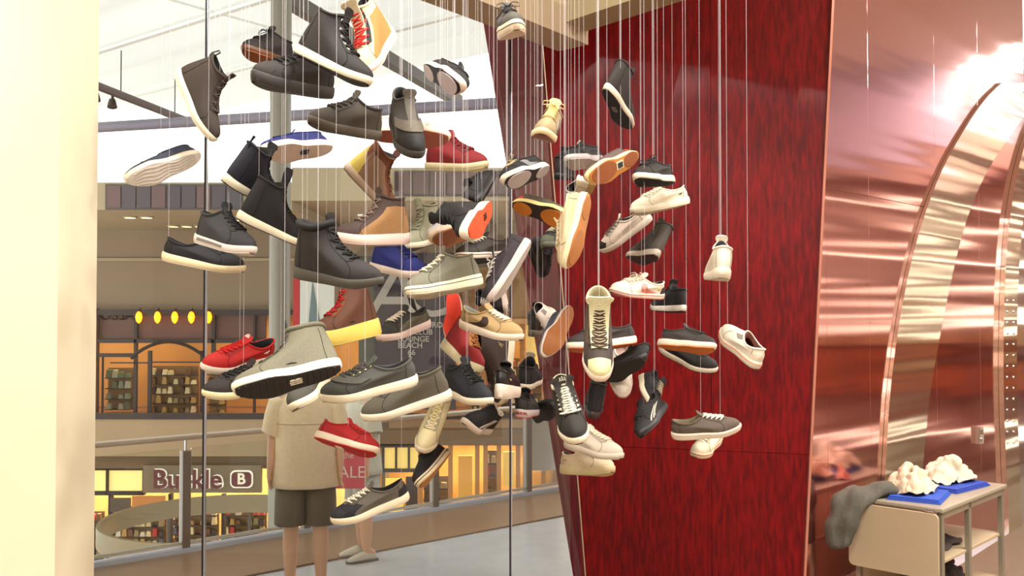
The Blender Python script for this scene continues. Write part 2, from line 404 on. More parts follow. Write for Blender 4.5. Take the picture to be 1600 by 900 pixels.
for u in (-8, 14):
    nv.append([o0+cu*u+cv*s+Vector((0, 0, h)) for s, h in S_])
inside = lambda p: p.y < 21.4
v = nv[0]+nv[1]; n_ = K+1
roof.add(v, [(i, i+1, n_+i+1, n_+i) for i in range(K)])
struct('ceiling', roof, m_can, smooth=True)
for k in range(0, K, 12):
    s = S_[k][0]
    struct('trim_13', MB().prism([o0+cu*-8+cv*s+Vector((0, 0, -.12)), o0+cu*14+cv*s+Vector((0, 0, -.12)), o0+cu*14+cv*(s+.10)+Vector((0, 0, -.12)), o0+cu*-8+cv*(s+.10)+Vector((0, 0, -.12))], (0, 0, .05)), mat((240, 242, 238), .6))
for u in (1, 8):
    struct('trim_14', MB().tube([o0+cu*u+cv*-10+Vector((0, 0, -.05)), o0+cu*u+cv*10+Vector((0, 0, .02))], .022, 6), mat((240, 242, 238), .6))
def beam(name, p, q, w_, h_, m, label, parent=None):
    p = Vector(p); q = Vector(q); d = (q-p).normalized(); s = d.cross(Vector((0, 0, 1))).normalized()*w_/2; u = Vector((0, 0, h_))
    o = MB().prism([p-s, p+s, q+s, q-s], u).build(name, m, parent, False); fixn(o)
    if label: tag(o, label, 'beam')
    return o
m_gbeam = mat((88, 80, 76), .6)
beam('roof_beam', at(330, -60, 12.6), at(716, 166, 20.6), .20, .22, m_gbeam, 'dark grey steel roof beam slanting behind the hanging shoes')
tr = empty('lamp_track', at(85, 108, 17.4), 'dark lamp track with three spotlights under the white roof', 'lamp track')
P, Q = at(60, 98, 17.0), at(292, 189, 21.2)
tr.location = P
MB().tube([(0, 0, 0), Q-P], .085, 8).build('track', mat((92, 76, 78), .5), tr)
for q_ in (.15, .5, .9): MB().tube([(Q-P)*q_, (Q-P)*q_+Vector((0, 0, 7.3-(P+(Q-P)*q_).z))], .012, 5).build('hanger', m_dark, tr)
for px, py, D in ((118, 120, 18.0), (150, 134, 18.6), (176, 145, 19.1)):
    c = at(px, py, D)-P
    sp = MB().tube([c, c+Vector((0, 0, -.16))], .03, 8).tube([c+Vector((0, -.02, -.14)), c+Vector((.02, -.06, -.30))], [.06, .10], 12)
    s_ = sp.build('spotlight', m_dark, tr)
ph = at(40, 206, 20.0); ph2 = at(800, 160, 17.4)
o = MB().tube([ph, ph2], .105, 10).build('header_pipe', mat((128, 122, 136), .5)); tag(o, 'grey steel pipe running level across the bright clerestory opening', 'pipe')

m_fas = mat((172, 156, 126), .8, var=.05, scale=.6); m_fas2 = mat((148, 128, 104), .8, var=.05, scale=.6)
m_brown = mat((92, 52, 42), .6, var=.1, scale=2); m_dk = mat((44, 32, 32), .6)
m_ply = mat((150, 104, 66), .7, var=.08, scale=1.0)
# the far side: one bulkhead slab, wall, walkway edge and lower shops
XL, XR = -14.5, 6.5
def bx(name, x0, x1, y0, y1, z0, z1, m, parent=None, label=None): return struct(name, MB().box(x0, x1, y0, y1, z0, z1), m, parent, label)
def zpy(py, Y): return onY(800, py, Y).z
def xpx(px, Y): return (px-800)/F*Y
zt = zpy(285, 19)
bx('wall_upper', XL, xpx(455, 19), 19, 24, 4.12, zt, m_fas)
bx('wall_upper', xpx(455, 19), XR, 19, 24, 4.30, zpy(262, 19), m_fas)
# window band in the bulkhead: dark panes
wb = empty('window_5', (0, 0, 0)); wb['kind'] = 'structure'
x0, x1 = xpx(165, 18.96), xpx(376, 18.96); nW = 9
for k in range(nW):
    a = x0+(x1-x0)*k/nW; b = x0+(x1-x0)*(k+1)/nW
    MB().box(a+.015, b-.015, 18.94, 18.97, zpy(325, 19), zpy(291, 19)).build('pane', mat((62, 48, 58) if k % 3 else (96, 62, 62), .1), wb, False)
MB().box(x0-.03, x1+.03, 18.97, 19.0, zpy(328, 19), zpy(288, 19)).build('window_frame', mat((70, 66, 60), .4), wb, False)
wb2 = empty('window_6', (0, 0, 0)); wb2['kind'] = 'structure'
x0, x1 = xpx(618, 18.96), xpx(830, 18.96)
for k in range(8):
    a = x0+(x1-x0)*k/8; b = x0+(x1-x0)*(k+1)/8
    MB().box(a+.015, b-.015, 18.94, 18.97, zpy(304, 19), zpy(270, 19)).build('pane', mat((86, 60, 58), .1), wb2, False)
MB().box(x0-.03, x1+.03, 18.97, 19.0, zpy(307, 19), zpy(267, 19)).build('window_frame', mat((70, 66, 60), .4), wb2, False)
# downlights in the soffit
for px, D in ((202, 20.4), (228, 20.4), (270, 22.6), (291, 22.6), (312, 22.6), (376, 21.0), (566, 21.6)):
    c = Vector((xpx(px, D), D, 4.12 if px < 455 else 4.30))
    e = empty('downlight', c, {202: 'far left of the lit downlights in the soffit', 228: 'second lit downlight from the left in the soffit', 270: 'left one of three small lit downlights near the glass joint', 291: 'middle one of three small lit downlights near the glass joint', 312: 'right one of three small lit downlights near the glass joint', 376: 'lit downlight just above the charcoal mid sneaker', 566: 'lit downlight left of the tan hiking boot'}[px], 'lamp', 'soffit downlights')
    MB().disc((0, 0, -.03), .15, .03, 16).build('ring', m_fas, e)
    MB().disc((0, 0, -.035), .11, .01, 16).build('lens', mat((255, 240, 190), .5, emit=2.5), e)
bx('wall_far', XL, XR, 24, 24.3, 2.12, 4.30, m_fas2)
bx('trim_15', XL, XR, 23.9, 24, 3.35, 3.42, m_fas)
bx('trim_16', XL, XR, 23.6, 24.4, 2.0, 2.14, m_dk)
# upper shop recess
bx('wall_shop_back', XL, XR, 26.2, 26.4, -.5, 2.2, mat((206, 150, 82), .8, var=.15, scale=.8))
bx('floor', XL, XR, 23.4, 26.4, -.72, -.52, m_ply)
bx('ceiling', XL, XR, 24.1, 26.3, 2.02, 2.12, mat((180, 140, 90), .8))
bx('wall_walkway_edge', XL, XR, 22.9, 23.4, zpy(712, 23), zpy(648, 23), mat((170, 146, 112), .7, var=.05, scale=.7))
bx('trim_17', XL, XR, 22.85, 22.95, zpy(654, 23), zpy(645, 23), m_dk)
bx('ceiling', XL, XR, 23.4, 26.4, -1.62, -1.5, mat((210, 180, 130), .8))
bx('wall_lower_back', XL, XR, 26.2, 26.4, -4.7, -1.5, mat((226, 190, 120), .8, var=.2, scale=.8))
bx('floor', XL-4, XR+6, 9.5, 26.4, -4.9, -4.7, mat((150, 116, 80), .3, var=.1, scale=.6))
# upper shopfront left: frames, posts, arch
Y = 23.7
def member(name, x0, y0, x1, y1, m, par, Y=23.7, dep=.15):
    a = onY(x0, y1, Y); b = onY(x1, y0, Y)
    return MB().box(a.x, b.x, Y, Y+dep, a.z, b.z).build(name, m, par, False)
sf = empty('storefront', (0, 0, 0), 'dark brown upper shopfront with arched window and five amber wall lamps', 'shopfront')
member('dark_panel', 40, 484, 118, 655, m_dk, sf)
member('pillar', 118, 482, 130, 655, mat((150, 146, 142), .4, .5), sf, 23.5)
member('pillar', 131, 482, 152, 655, m_brown, sf, 23.6)
member('sign_band', 152, 484, 322, 534, mat((96, 60, 50), .6, var=.15, scale=1.5), sf, 23.75, .1)
member('sign_band', 324, 484, 415, 530, mat((96, 60, 50), .6, var=.15, scale=1.5), sf, 23.75, .1)
for (a, b, c, d) in ((152, 530, 415, 536), (208, 484, 214, 650), (230, 548, 236, 648), (312, 548, 318, 650), (330, 484, 336, 560), (152, 552, 208, 558), (158, 558, 160, 650), (395, 484, 399, 650), (172, 566, 230, 568), (236, 565, 312, 567)):
    member('mullion', a, b, c, d, m_dk, sf, 23.62, .1)
ar = MB(); pts = []
for k in range(13):
    q = k/12; px = 205+(322-205)*q; py = 560-26*math.sin(PI*min(1, q*1.0))**.8*(1 if q > .0 else 0)
    pts.append(onY(px, py, 23.6))
ar.tube(pts, .045, 6); ar.build('arch', m_dk, sf)
lt_v, lt_f = text_mesh('ROSSA', .36, .01)
tp = onY(176, 493, 23.7)
MB().add([Vector((v.x, 0, v.y)) + tp+Vector((0, 0, 0)) for v in [Vector((p.x, p.y, 0)) for p in lt_v]], lt_f).build('sign_lettering', mat((66, 34, 32), .6), sf, False)
for i, px in enumerate((217, 246, 273, 299, 326)):
    c = onY(px, 495, 23.55)
    b_ = MB().rings([[c+Vector((r*math.cos(q*PI/6), r*math.sin(q*PI/6), z)) for q in range(12)] for r, z in ((.02, -.16), (.065, -.10), (.085, 0), (.06, .09), (.02, .13))])
    b_.build('amber_lamp', mat((255, 150, 20), .4, emit=3.0), sf)
    MB().tube([c+Vector((0, 0, .12)), c+Vector((0, .1, .2))], .02, 6).build('lamp_bracket', m_dk, sf)
# goods in the upper shop: garment racks
def rack(px0, px1, py0, py1, Y, cols, label, cat='display'):
    a = onY(px0, py1, Y); b = onY(px1, py0, Y); W_ = b.x-a.x; H_ = b.z-a.z
    e = empty('goods_display', (a.x, Y, a.z), label, cat)
    MB().box(0, W_, .1, .16, 0, H_).build('backboard', mat((150, 112, 66), .8), e, False)
    nx = max(2, int(W_/.14)); nz = max(2, int(H_/.22))
    for j in range(nz):
        MB().box(0, W_, -.12, .1, j*H_/nz, j*H_/nz+.02).build('shelf', m_dk, e, False)
        for i in range(nx):
            if random.random() < .2: continue
            c = random.choice(cols); ww = W_/nx; hh = H_/nz*random.uniform(.4, .85); x = i*ww
            MB().add([(x+.01, -.1, j*H_/nz+.02), (x+ww-.01, -.1, j*H_/nz+.02), (x+ww-.015, .05, j*H_/nz+.02), (x+.015, .05, j*H_/nz+.02),
                      (x+.03, -.07, j*H_/nz+.02+hh), (x+ww-.03, -.08, j*H_/nz+.02+hh*.9), (x+ww-.03, .04, j*H_/nz+.02+hh), (x+.03, .04, j*H_/nz+.02+hh)],
                     [(0, 3, 2, 1), (4, 5, 6, 7), (0, 1, 5, 4), (1, 2, 6, 5), (2, 3, 7, 6), (3, 0, 4, 7)]).build('goods', mat(c, .8), e, False)
warm = [(196, 156, 90), (120, 84, 50), (224, 204, 150), (90, 60, 40), (160, 140, 100), (240, 220, 170)]
cool = [(90, 100, 120), (210, 90, 70), (230, 220, 200), (120, 80, 60), (70, 60, 66), (200, 60, 60)]
rack(236, 308, 572, 645, 24.8, warm, 'wide shelf of pale goods behind the arched upper shop window')
rack(166, 206, 575, 640, 24.8, [(150, 160, 130), (110, 120, 90), (190, 190, 160)], 'narrow shelf of greenish goods left of the arched window')
rack(325, 352, 570, 648, 24.9, warm, 'slim shelf of goods beside the red low sneaker')
# centre and right upper shopfront
sr = empty('storefront', (0, 0, 0), 'wood toned upper shopfront glowing orange between the shoes and red wall', 'shopfront')
member('bulkhead', 640, 418, 905, 500, mat((150, 112, 72), .7, var=.08, scale=1.2), sr, 22.6, .8)
member('ledge', 640, 498, 905, 506, mat((196, 150, 96), .6), sr, 22.5, .8)
for px in (728, 752, 775, 812, 846):
    member('wood_post', px, 506, px+8, 640, mat((176, 120, 62), .6), sr, 23.4, .12)
member('lit_panel', 822, 508, 846, 590, mat((236, 200, 110), .6, emit=.5), sr, 23.9, .06)
member('lit_panel', 753, 515, 776, 545, mat((250, 170, 50), .6, emit=.9), sr, 23.9, .06)
rack(730, 850, 560, 645, 24.6, warm+[(200, 110, 50)], 'shelf of orange and tan goods in the wood toned shop')
# dark centre pillar sign with letters
ps = empty('pillar_sign', (0, 0, 0), 'dark banner sign with large letters A C and four grey words', 'sign')
member('board', 585, 395, 712, 640, mat((46, 34, 42), .6), ps, 21.0, .2)
member('green_edge', 560, 400, 588, 640, mat((62, 66, 54), .6), ps, 21.05, .2)
def letters(s, px, py, size, Y, m, par, lean=0., dep=.006, bold=0., name='lettering', flip=False):
    v, f = text_mesh(s, size, dep, bold); p = onY(px, py, Y)
    MB().add([p+Vector((c.x+lean*c.y, -abs(c.z)*1.0 if c.z > 0 else 0, c.y)) for c in v], f).build(name, m, par, False)
m_gl = mat((150, 142, 132), .6)
letters('A', 618, 462, 1.9, 20.97, m_gl, ps, .15)
letters('C', 668, 462, 1.5, 20.97, m_gl, ps)
for s, px, py in (('METRO', 672, 508), ('CLUB', 661, 519), ('LOUNGE', 646, 530), ('BEACH', 641, 540), ('66', 643, 551), ('6', 641, 558)):
    letters(s, px, py, .17, 20.97, m_gl, ps, bold=.004)
# white banner with a red edge
bn = empty('banner', (0, 0, 0), 'white banner with a red left edge behind the big grey high top', 'banner')
member('red_edge', 458, 425, 468, 510, mat((168, 32, 38), .7), bn, 17.0, .04)
member('white_field', 468.5, 425, 522, 510, mat((196, 196, 186), .7), bn, 17.0, .04)
a_, b_, c_ = onY(482, 505, 16.98), onY(500, 505, 16.98), onY(488, 440, 16.98)
MB().prism([a_, b_, c_], (0, .015, 0)).build('printed_shape', mat((96, 112, 112), .7), bn, False)
MB().tube([Vector((onY(495, 400, 17.08).x, 17.08, -4.7)), onY(495, 420, 17.08)], .03, 8).build('banner_pole', m_gbeam, bn)
# round grey column of the mall
gc = at(437, 400, 12.5)
o = MB().rings([[Vector((gc.x+.135*math.cos(q*PI/10), 12.5+.145*math.sin(q*PI/10), z)) for q in range(20)] for z in (-4.7, 0, 3, 7.3)]).build('steel_column', mat((134, 128, 116), .5, .25)); tag(o, 'tall round grey steel column behind the hanging shoes', 'column')
bx('wall_column_band', xpx(560, 21), xpx(600, 21), 21.3, 21.9, -4.7, 2.0, mat((96, 88, 78), .6))
# lower shops
lf = empty('storefront', (0, 0, 0), 'lower shopfront with yellow lit upper panes and an illuminated shop name', 'shopfront')
member('bulkhead', 40, 712, 905, 732, mat((128, 104, 76), .7), lf, 23.3, .5)
for (a, b) in ((40, 97), (99, 165), (169, 222)):
    member('lit_pane', a, 735, b, 768, mat((255, 224, 140), .5, emit=.75), lf, 23.5, .05)
member('frame_rail', 40, 768, 224, 774, m_dk, lf, 23.4, .15)
member('frame_rail', 40, 730, 224, 735, m_dk, lf, 23.4, .15)
for px in (97, 165, 222): member('mullion', px, 730, px+3, 774, m_dk, lf, 23.4, .15)
for px in (168, 262, 345, 420): member('post', px, 772, px+6, 905, m_dk, lf, 23.4, .15)
sg = empty('shop_sign', (0, 0, 0), 'shop sign reading Buckle with a framed letter B on grey board', 'sign')
member('board', 223, 727, 408, 770, mat((126, 108, 84), .5), sg, 23.0, .12)
letters('Buckle', 293, 750, .62, 22.93, mat((104, 26, 32), .4), sg, bold=.012, dep=.03)
letters('Buckle', 294.6, 749.3, .62, 22.97, mat((246, 240, 224), .4, emit=.6), sg, bold=.024, dep=.01, name='lit_outline')
ob = MB(); c = onY(377, 749, 22.93)
rr = lambda w_, h_, r_: [(sx*(w_-r_)+r_*math.cos(a0+q*PI/12), sz*(h_-r_)+r_*math.sin(a0+q*PI/12)) for sx, sz, a0 in ((1, 1, 0), (-1, 1, PI/2), (-1, -1, PI), (1, -1, 1.5*PI)) for q in range(7)]
ob.prism([c+Vector((x, .02, z)) for x, z in rr(.27, .21, .12)], (0, .03, 0)); ob.build('emblem_rim', mat((246, 240, 224), .4, emit=.6), sg, False)
MB().prism([c+Vector((x, -.01, z)) for x, z in rr(.235, .175, .10)], (0, .03, 0)).build('emblem_field', mat((104, 26, 32), .4), sg, False)
letters('B', 377, 749, .36, 22.90, mat((236, 226, 206), .4, emit=.4), sg, bold=.01, dep=.01)
rack(90, 160, 800, 900, 24.6, warm+cool, 'shelves of mixed goods in the lower shop at far left')
rack(172, 258, 792, 900, 24.6, warm+cool, 'shelves of goods below the lit yellow panes')
rack(270, 340, 790, 880, 24.6, cool+warm, 'shelves of clothes below the shop name sign')
rack(350, 415, 790, 880, 24.6, cool+warm, 'shelves of clothes below the framed letter B')
# poster in lower shop
o = pthing('shop_poster', 206, 775, 258, 797, 22.8, .03, mat((206, 130, 60), .6), 'orange poster hanging at the top of the lower shop window', 'poster')
o = pthing('shop_poster', 172, 778, 204, 800, 22.8, .03, mat((90, 70, 56), .6), 'brown poster hanging left of the orange poster', 'poster')
# lower right shop: yellow lit
lr = empty('storefront', (0, 0, 0), 'lower shopfront with golden interior seen under the handrail', 'shopfront')
for (a, b) in ((600, 617), (620, 637), (640, 656), (659, 676)):
    member('lit_pane', a, 700, b, 733, mat((255, 214, 116), .5, emit=.55), lr, 20.4, .05)
member('frame_rail', 560, 733, 680, 738, m_dk, lr, 20.3, .15); member('frame_rail', 560, 694, 680, 699, m_dk, lr, 20.3, .15)
for px in (597, 617, 637, 656, 677): member('mullion', px, 699, px+3, 733, m_dk, lr, 20.3, .15)
member('bulkhead', 560, 672, 905, 696, mat((112, 84, 56), .7), lr, 20.3, .4)
for px in (588, 653, 700, 742, 755, 776, 806, 846): member('wood_post', px, 696, px+7, 830, mat((176, 118, 60), .6), lr, 20.4, .14)
member('lit_panel', 602, 748, 630, 800, mat((255, 206, 90), .6, emit=.8), lr, 20.9, .05)
member('lit_panel', 786, 706, 804, 760, mat((246, 206, 110), .6, emit=.45), lr, 21.2, .05)
member('lit_panel', 716, 712, 738, 800, mat((236, 180, 80), .6, emit=.3), lr, 21.2, .05)
member('dark_door', 634, 745, 652, 830, m_dk, lr, 20.6, .1)
member('grey_wall', 828, 640, 905, 735, mat((112, 98, 76), .7), lr, 20.2, .2)
member('back_wall', 560, 690, 905, 850, mat((196, 140, 70), .8, var=.25, scale=1.5), lr, 22.2, .1)
rack(756, 776, 705, 800, 21.0, warm+[(220, 60, 50)], 'narrow shelf with red goods in the golden shop')
rack(662, 700, 745, 800, 21.0, warm, 'low shelf of tan goods in the golden shop')
area((xpx(720, 20.8), 21.5, zpy(700, 21)), 3.0, .6, 120, (1, .76, .4))
# round kerb ring standing in the atrium
rg = empty('round_balcony_ring', (xpx(345, 17), 17, -1.84), 'pale curved balustrade band around a round opening in the atrium', 'balustrade')
rn = []
for (r, z) in ((2.0, 0), (2.0, .34), (1.93, .34), (1.93, 0)):
    rn.append([(r*math.cos(q*PI/24), r*math.sin(q*PI/24), z) for q in range(48)])
rn.append(rn[0]); MB().rings(rn, False, False).build('curved_band', mat((146, 128, 98), .4, var=.04, scale=2), rg)
for k in range(8): MB().tube([(1.965*math.cos(k*PI/4), 1.965*math.sin(k*PI/4), 0), (1.965*math.cos(k*PI/4), 1.965*math.sin(k*PI/4), -2.86)], .03, 6).build('post', m_gbeam, rg)

# ------------------------------------------------------------------ railing by the atrium
rl = empty('railing', RAILA, 'glass railing with pale round handrail and grey posts along the atrium edge', 'railing')
def rp(s, z, n=0.): return RAILD*s+RAILN*n+Vector((0, 0, z))
MB().tube([rp(-2.3, 1.02), rp(7.6, 1.02)], .028, 10).build('handrail', mat((206, 190, 172), .25, .4), rl)
MB().prism([rp(-2.3, .0, -.04), rp(7.6, .0, -.04), rp(7.6, .0, .06), rp(-2.3, .0, .06)], (0, 0, .05)).build('base_rail', mat((198, 204, 222), .3), rl, False)
MB().prism([rp(-2.3, .075, -.01), rp(7.6, .075, -.01), rp(7.6, .075, .03), rp(-2.3, .075, .03)], (0, 0, .025)).build('lower_rail', mat((206, 200, 186), .3), rl, False)
def rail_s(px):
    k = (px-800)/F; # X = k*Y
    return (k*RAILA.y-RAILA.x)/(RAILD.x-k*RAILD.y)
ss = [rail_s(40)]+[rail_s(p) for p in (292, 480, 680, 825)]+[7.5]
for s in ss:
    MB().prism([rp(s-.035, .0, -.03), rp(s+.035, .0, -.03), rp(s+.035, .0, .05), rp(s-.035, .0, .05)], (0, 0, .90)).build('post', mat((132, 120, 110), .35, .4), rl, False)
    MB().tube([rp(s, .9), rp(s, 1.0)], .012, 6).build('handrail_bracket', m_steel, rl)
rgm = glass_mat('railing_glass', (.95, .97, .95))
for a, b in zip([-2.3]+ss, ss+[7.6]):
    if b-a > .2: MB().prism([rp(a+.05, .10, .0), rp(b-.05, .10, .0), rp(b-.05, .10, .01), rp(a+.05, .10, .01)], (0, 0, .82)).build('glass_panel', rgm, rl, False)
struct('trim_18', MB().prism([RAILA+rp(-2.3, .0, -1.05), RAILA+rp(7.8, .0, -1.05), RAILA+rp(7.8, .0, -.05), RAILA+rp(-2.3, .0, -.05)], (0, 0, .012)), mat((158, 124, 94), .3, var=.05, scale=2))
struct('trim_19', MB().prism([RAILA+rp(-2.3, -.6, .0), RAILA+rp(7.8, -.6, .0), RAILA+rp(7.8, -.6, .12), RAILA+rp(-2.3, -.6, .12)], (0, 0, .6)), m_beige)
# ------------------------------------------------------------------ shoes
def wprof(u):
    T = ((0, .033), (.15, .036), (.42, .033), (.7, .049), (.88, .046), (1, .040))
    for (a, b) in zip(T, T[1:]):
        if u <= b[0]:
            q = (u-a[0])/(b[0]-a[0]); q = q*q*(3-2*q); return a[1]+(b[1]-a[1])*q
    return T[-1][1]
KIND = {
 'low': dict(xm=.070, a=.060, b=.029, zf=.094, zs=.066, zh=.082, fx=.060, fz=-.026, sz=.018, hz=.03, th=.040),
 'mid': dict(xm=.066, a=.055, b=.031, zf=.132, zs=.098, zh=.106, fx=.034, fz=-.058, sz=.03, hz=.045, th=.046),
 'hi':  dict(xm=.062, a=.050, b=.034, zf=.172, zs=.150, zh=.158, fx=.016, fz=-.125, sz=.06, hz=.08, th=.052)}
class Shape:
    def __init__(s, kind, sole_h, sole_t, spring=.016):
        s.k = KIND[kind]; s.sh = sole_h; s.st = sole_t; s.sp = spring; s.L = .29
    def out(s, th):
        c = math.cos(th); sn = math.sin(th); u = (1+c)/2
        y = (abs(sn)**.78)*(1 if sn >= 0 else -1)*wprof(u)
        return s.L*u, y+.006*math.sin(PI*u)*(1-u)*-1.5, u
    def z0(s, u): return s.sp*max(0, (u-.66)/.34)**2+.004*max(0, (.12-u)/.12)**2
    def t(s, u): return s.sh+(s.st-s.sh)*min(1, max(0, (u-.1)/.6))
    def S(s, th, q):
        k = s.k; x, y, u = s.out(th); c = math.cos(th); sn = math.sin(th)
        P0 = Vector((s.L*.5+(x-s.L*.5)*.97, y*.93, s.z0(u)+s.t(u)-.003))
        lift = s.sh-.028
        z1 = k['zs']+((k['zf'] if c > 0 else k['zh'])-k['zs'])*c*c+lift
        P1 = Vector((k['xm']+k['a']*c, k['b']*sn, z1))
        wf = max(0, c)**1.3; wb = max(0, -c); ws = max(0, 1-wf-wb)
        C1 = P0+Vector((.002*wf-.006*wb, .004*sn, k['th']*wf+.026*ws+.034*wb))
        C2 = P1+Vector((k['fx']*wf-.006*wb, .010*sn*ws, k['fz']*wf-k['sz']*ws-k['hz']*wb))
        r = 1-q
        return P0*(r**3)+C1*(3*r*r*q)+C2*(3*r*q*q)+P1*(q**3)
    def N(s, th, q):
        e = .02; a = s.S(th+e, q)-s.S(th-e, q); b = s.S(th, min(1, q+e))-s.S(th, max(0, q-e))
        n = a.cross(b)
        if n.length < 1e-12: return Vector((0, 0, 1))
        n.normalize(); return n
    def P(s, th, q, off=0.): return s.S(th, q)+s.N(th, q)*off
R_ = math.radians
def patch(mb, sh, fn, nu, nv, off):
    """raised panel on the upper; fn(u,v) -> (th,q)"""
    top = []; 
    for i in range(nu+1):
        for j in range(nv+1):
            th, q = fn(i/nu, j/nv); top.append(sh.P(th, max(0, min(1, q)), off))
    W_ = nv+1; f = [(i*W_+j, i*W_+j+1, (i+1)*W_+j+1, (i+1)*W_+j) for i in range(nu) for j in range(nv)]
    bd = [(i, 0) for i in range(nu)]+[(nu, j) for j in range(nv)]+[(i, nv) for i in range(nu, 0, -1)]+[(0, j) for j in range(nv, 0, -1)]
    base = []
    for (i, j) in bd:
        th, q = fn(i/nu, j/nv); base.append(sh.P(th, max(0, min(1, q)), -.0015))
    n0 = len(top); nb = len(bd)
    for a in range(nb):
        b = (a+1) % nb; ia = bd[a][0]*W_+bd[a][1]; ib = bd[b][0]*W_+bd[b][1]
        f.append((ia, ib, n0+b, n0+a))
    mb.add(top+base, f); return mb
NTH = 40
def tone(c): return tuple(v*(.58+.42*min(1, v/232)) for v in c)
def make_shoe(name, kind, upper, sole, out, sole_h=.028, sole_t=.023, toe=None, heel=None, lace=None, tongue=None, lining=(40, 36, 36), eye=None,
              stripe=None, stripes3=None, strap=None, pads=None, tread=None, mark=None, collar=None, vamp=None, line=None, rough=.75, sole_r=.5,
              laces=5, tl=.022, bow=False, eyelets=None, tab=False, sole_inlay=None, htext=None, side_mark=None, tmark=None, bump=.25, slip=False, quarter=None, soleblk=None, ww=26, tw=1.0, seam=True, cr=None):
    sh = Shape(kind, sole_h, sole_t); e = empty(name, (0, 0, 0))
    omat = globals()['mat']
    mat = lambda c, *a, **k: omat(tone(c), *a, **k)
    fab = lambda c: mat(c, rough, bump=bump, scale=240, var=.10)
    ths = [2*PI*k/NTH for k in range(NTH)]
    # upper shell
    ns = 12; rg_ = [[sh.S(t, j/ns) for t in ths] for j in range(ns+1)]
    up = MB().rings(rg_, False, False).build('upper', fab(upper), e, angle=60)
    # lining: goes over the rim and down inside
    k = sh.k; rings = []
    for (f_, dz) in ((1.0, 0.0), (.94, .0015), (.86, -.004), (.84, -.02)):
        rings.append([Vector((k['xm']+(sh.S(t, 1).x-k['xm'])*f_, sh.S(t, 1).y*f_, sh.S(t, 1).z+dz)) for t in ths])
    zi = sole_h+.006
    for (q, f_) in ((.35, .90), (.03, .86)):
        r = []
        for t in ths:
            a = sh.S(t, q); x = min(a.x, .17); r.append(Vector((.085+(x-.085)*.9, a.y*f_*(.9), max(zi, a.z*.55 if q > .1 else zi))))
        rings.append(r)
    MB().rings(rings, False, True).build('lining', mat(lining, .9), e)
    cb = MB().tube([sh.P(t, .985, .0008) for t in ths], cr or (.0042 if kind != 'low' else .0036), 6 if not cr else 10, True)
    cb.build('collar', fab(collar or upper), e)
    # sole
    def ol(t, f_, z):
        x, y, u = sh.out(t); return Vector((sh.L*.5+(x-sh.L*.5)*(1+(f_-1)*.45), y*f_, sh.z0(u)+z(u)))
    m_s = mat(sole, sole_r, var=.04, scale=30)
    MB().rings([[ol(t, .93, lambda u: .0) for t in ths], [ol(t, 1.0, lambda u: .003) for t in ths], [ol(t, 1.03, lambda u: sh.t(u)*.5) for t in ths],
                [ol(t, 1.02, lambda u: sh.t(u)-.003) for t in ths], [ol(t, .98, lambda u: sh.t(u)) for t in ths], [ol(t, .90, lambda u: sh.t(u)-.003) for t in ths]], False, False).build('midsole', m_s, e, angle=50)
    if line:
        MB().tube([ol(t, 1.032, lambda u: sh.t(u)*.62) for t in ths], .0016, 4, True).build('sole_line', mat(line, .6), e)
    if sole_inlay:
        mb = MB()
        for sgn in (1, -1):
            v = []; n_ = 10
            for i in range(n_+1):
                t = sgn*(R_(70)+R_(62)*i/n_)
                v += [ol(t, 1.045, lambda u: sh.t(u)*.35), ol(t, 1.045, lambda u: sh.t(u)*.72)]
            mb.add(v, [(2*i, 2*i+1, 2*i+3, 2*i+2) for i in range(n_)])
        mb.build('sole_inlay', mat(sole_inlay, .5), e)
    # outsole: strips across
    def cross(u):
        w_ = wprof(u)*(max(0, 1-(2*u-1)**2)**.39); off = .006*math.sin(PI*u)*(1-u)*-1.5
        return w_, off
    v = []; f = []; nU = 26
    for i in range(nU+1):
        u = .012+.976*(.5-.5*math.cos(PI*i/nU)); w_, of = cross(u)
        x = sh.L*.5+(sh.L*u-sh.L*.5)*.985; z = sh.z0(u)
        for yy in (-.95, -.5, 0, .5, .95): v.append((x, w_*yy+of, z-.0018-(.0 if abs(yy) > .9 else .0008)))
    for i in range(nU):
        for j in range(4): f.append((5*i+j, 5*i+j+1, 5*i+6+j, 5*i+5+j))
    n0 = len(v); v += [(p[0], p[1], p[2]+.0035) for p in v]; f += [tuple(n0+q for q in reversed(ff)) for ff in f]
    for i in range(nU):
        f.append((5*i, 5*i+5, n0+5*i+5, n0+5*i)); f.append((5*i+4, n0+5*i+4, n0+5*i+9, 5*i+9))
    f.append((0, n0, n0+1, 1)); f.append((1, n0+1, n0+2, 2)); f.append((2, n0+2, n0+3, 3)); f.append((3, n0+3, n0+4, 4))
    fixn(MB().add(v, f).build('outsole', mat(out, .6, var=.06, scale=40), e))
    def oval(cu_, ru, rv, z, m, nm='sole_pad', off=0):
        pts = []
        for q in range(20):
            a = 2*PI*q/20; u = cu_+ru/sh.L*math.cos(a); x = sh.L*u; y = rv*math.sin(a)+off
            pts.append(Vector((x, y, sh.z0(u)-z)))
        c_ = Vector((sh.L*cu_, off, sh.z0(cu_)-z-.0012))
        vv = pts+[p+Vector((0, 0, .004)) for p in pts]+[c_]
        ff = [(i, (i+1) % 20, (i+1) % 20+20, i+20) for i in range(20)]+[((i+1) % 20, i, 40) for i in range(20)]
        fixn(MB().add(vv, ff).build(nm, m, e))
    if pads:
        oval(.72, .066, .0385, .0045, mat(pads, .6)); oval(.20, .044, .028, .0045, mat(pads, .6))
    if soleblk:
        mk = MB().box(.112, .140, -.011, .011, -.0075, -.002); mk.build('sole_label', mat((60, 60, 56), .6), e, False)
        MB().box(.106, .146, -.015, .015, -.006, -.002).build('label_border', mat((226, 220, 196), .6), e, False)
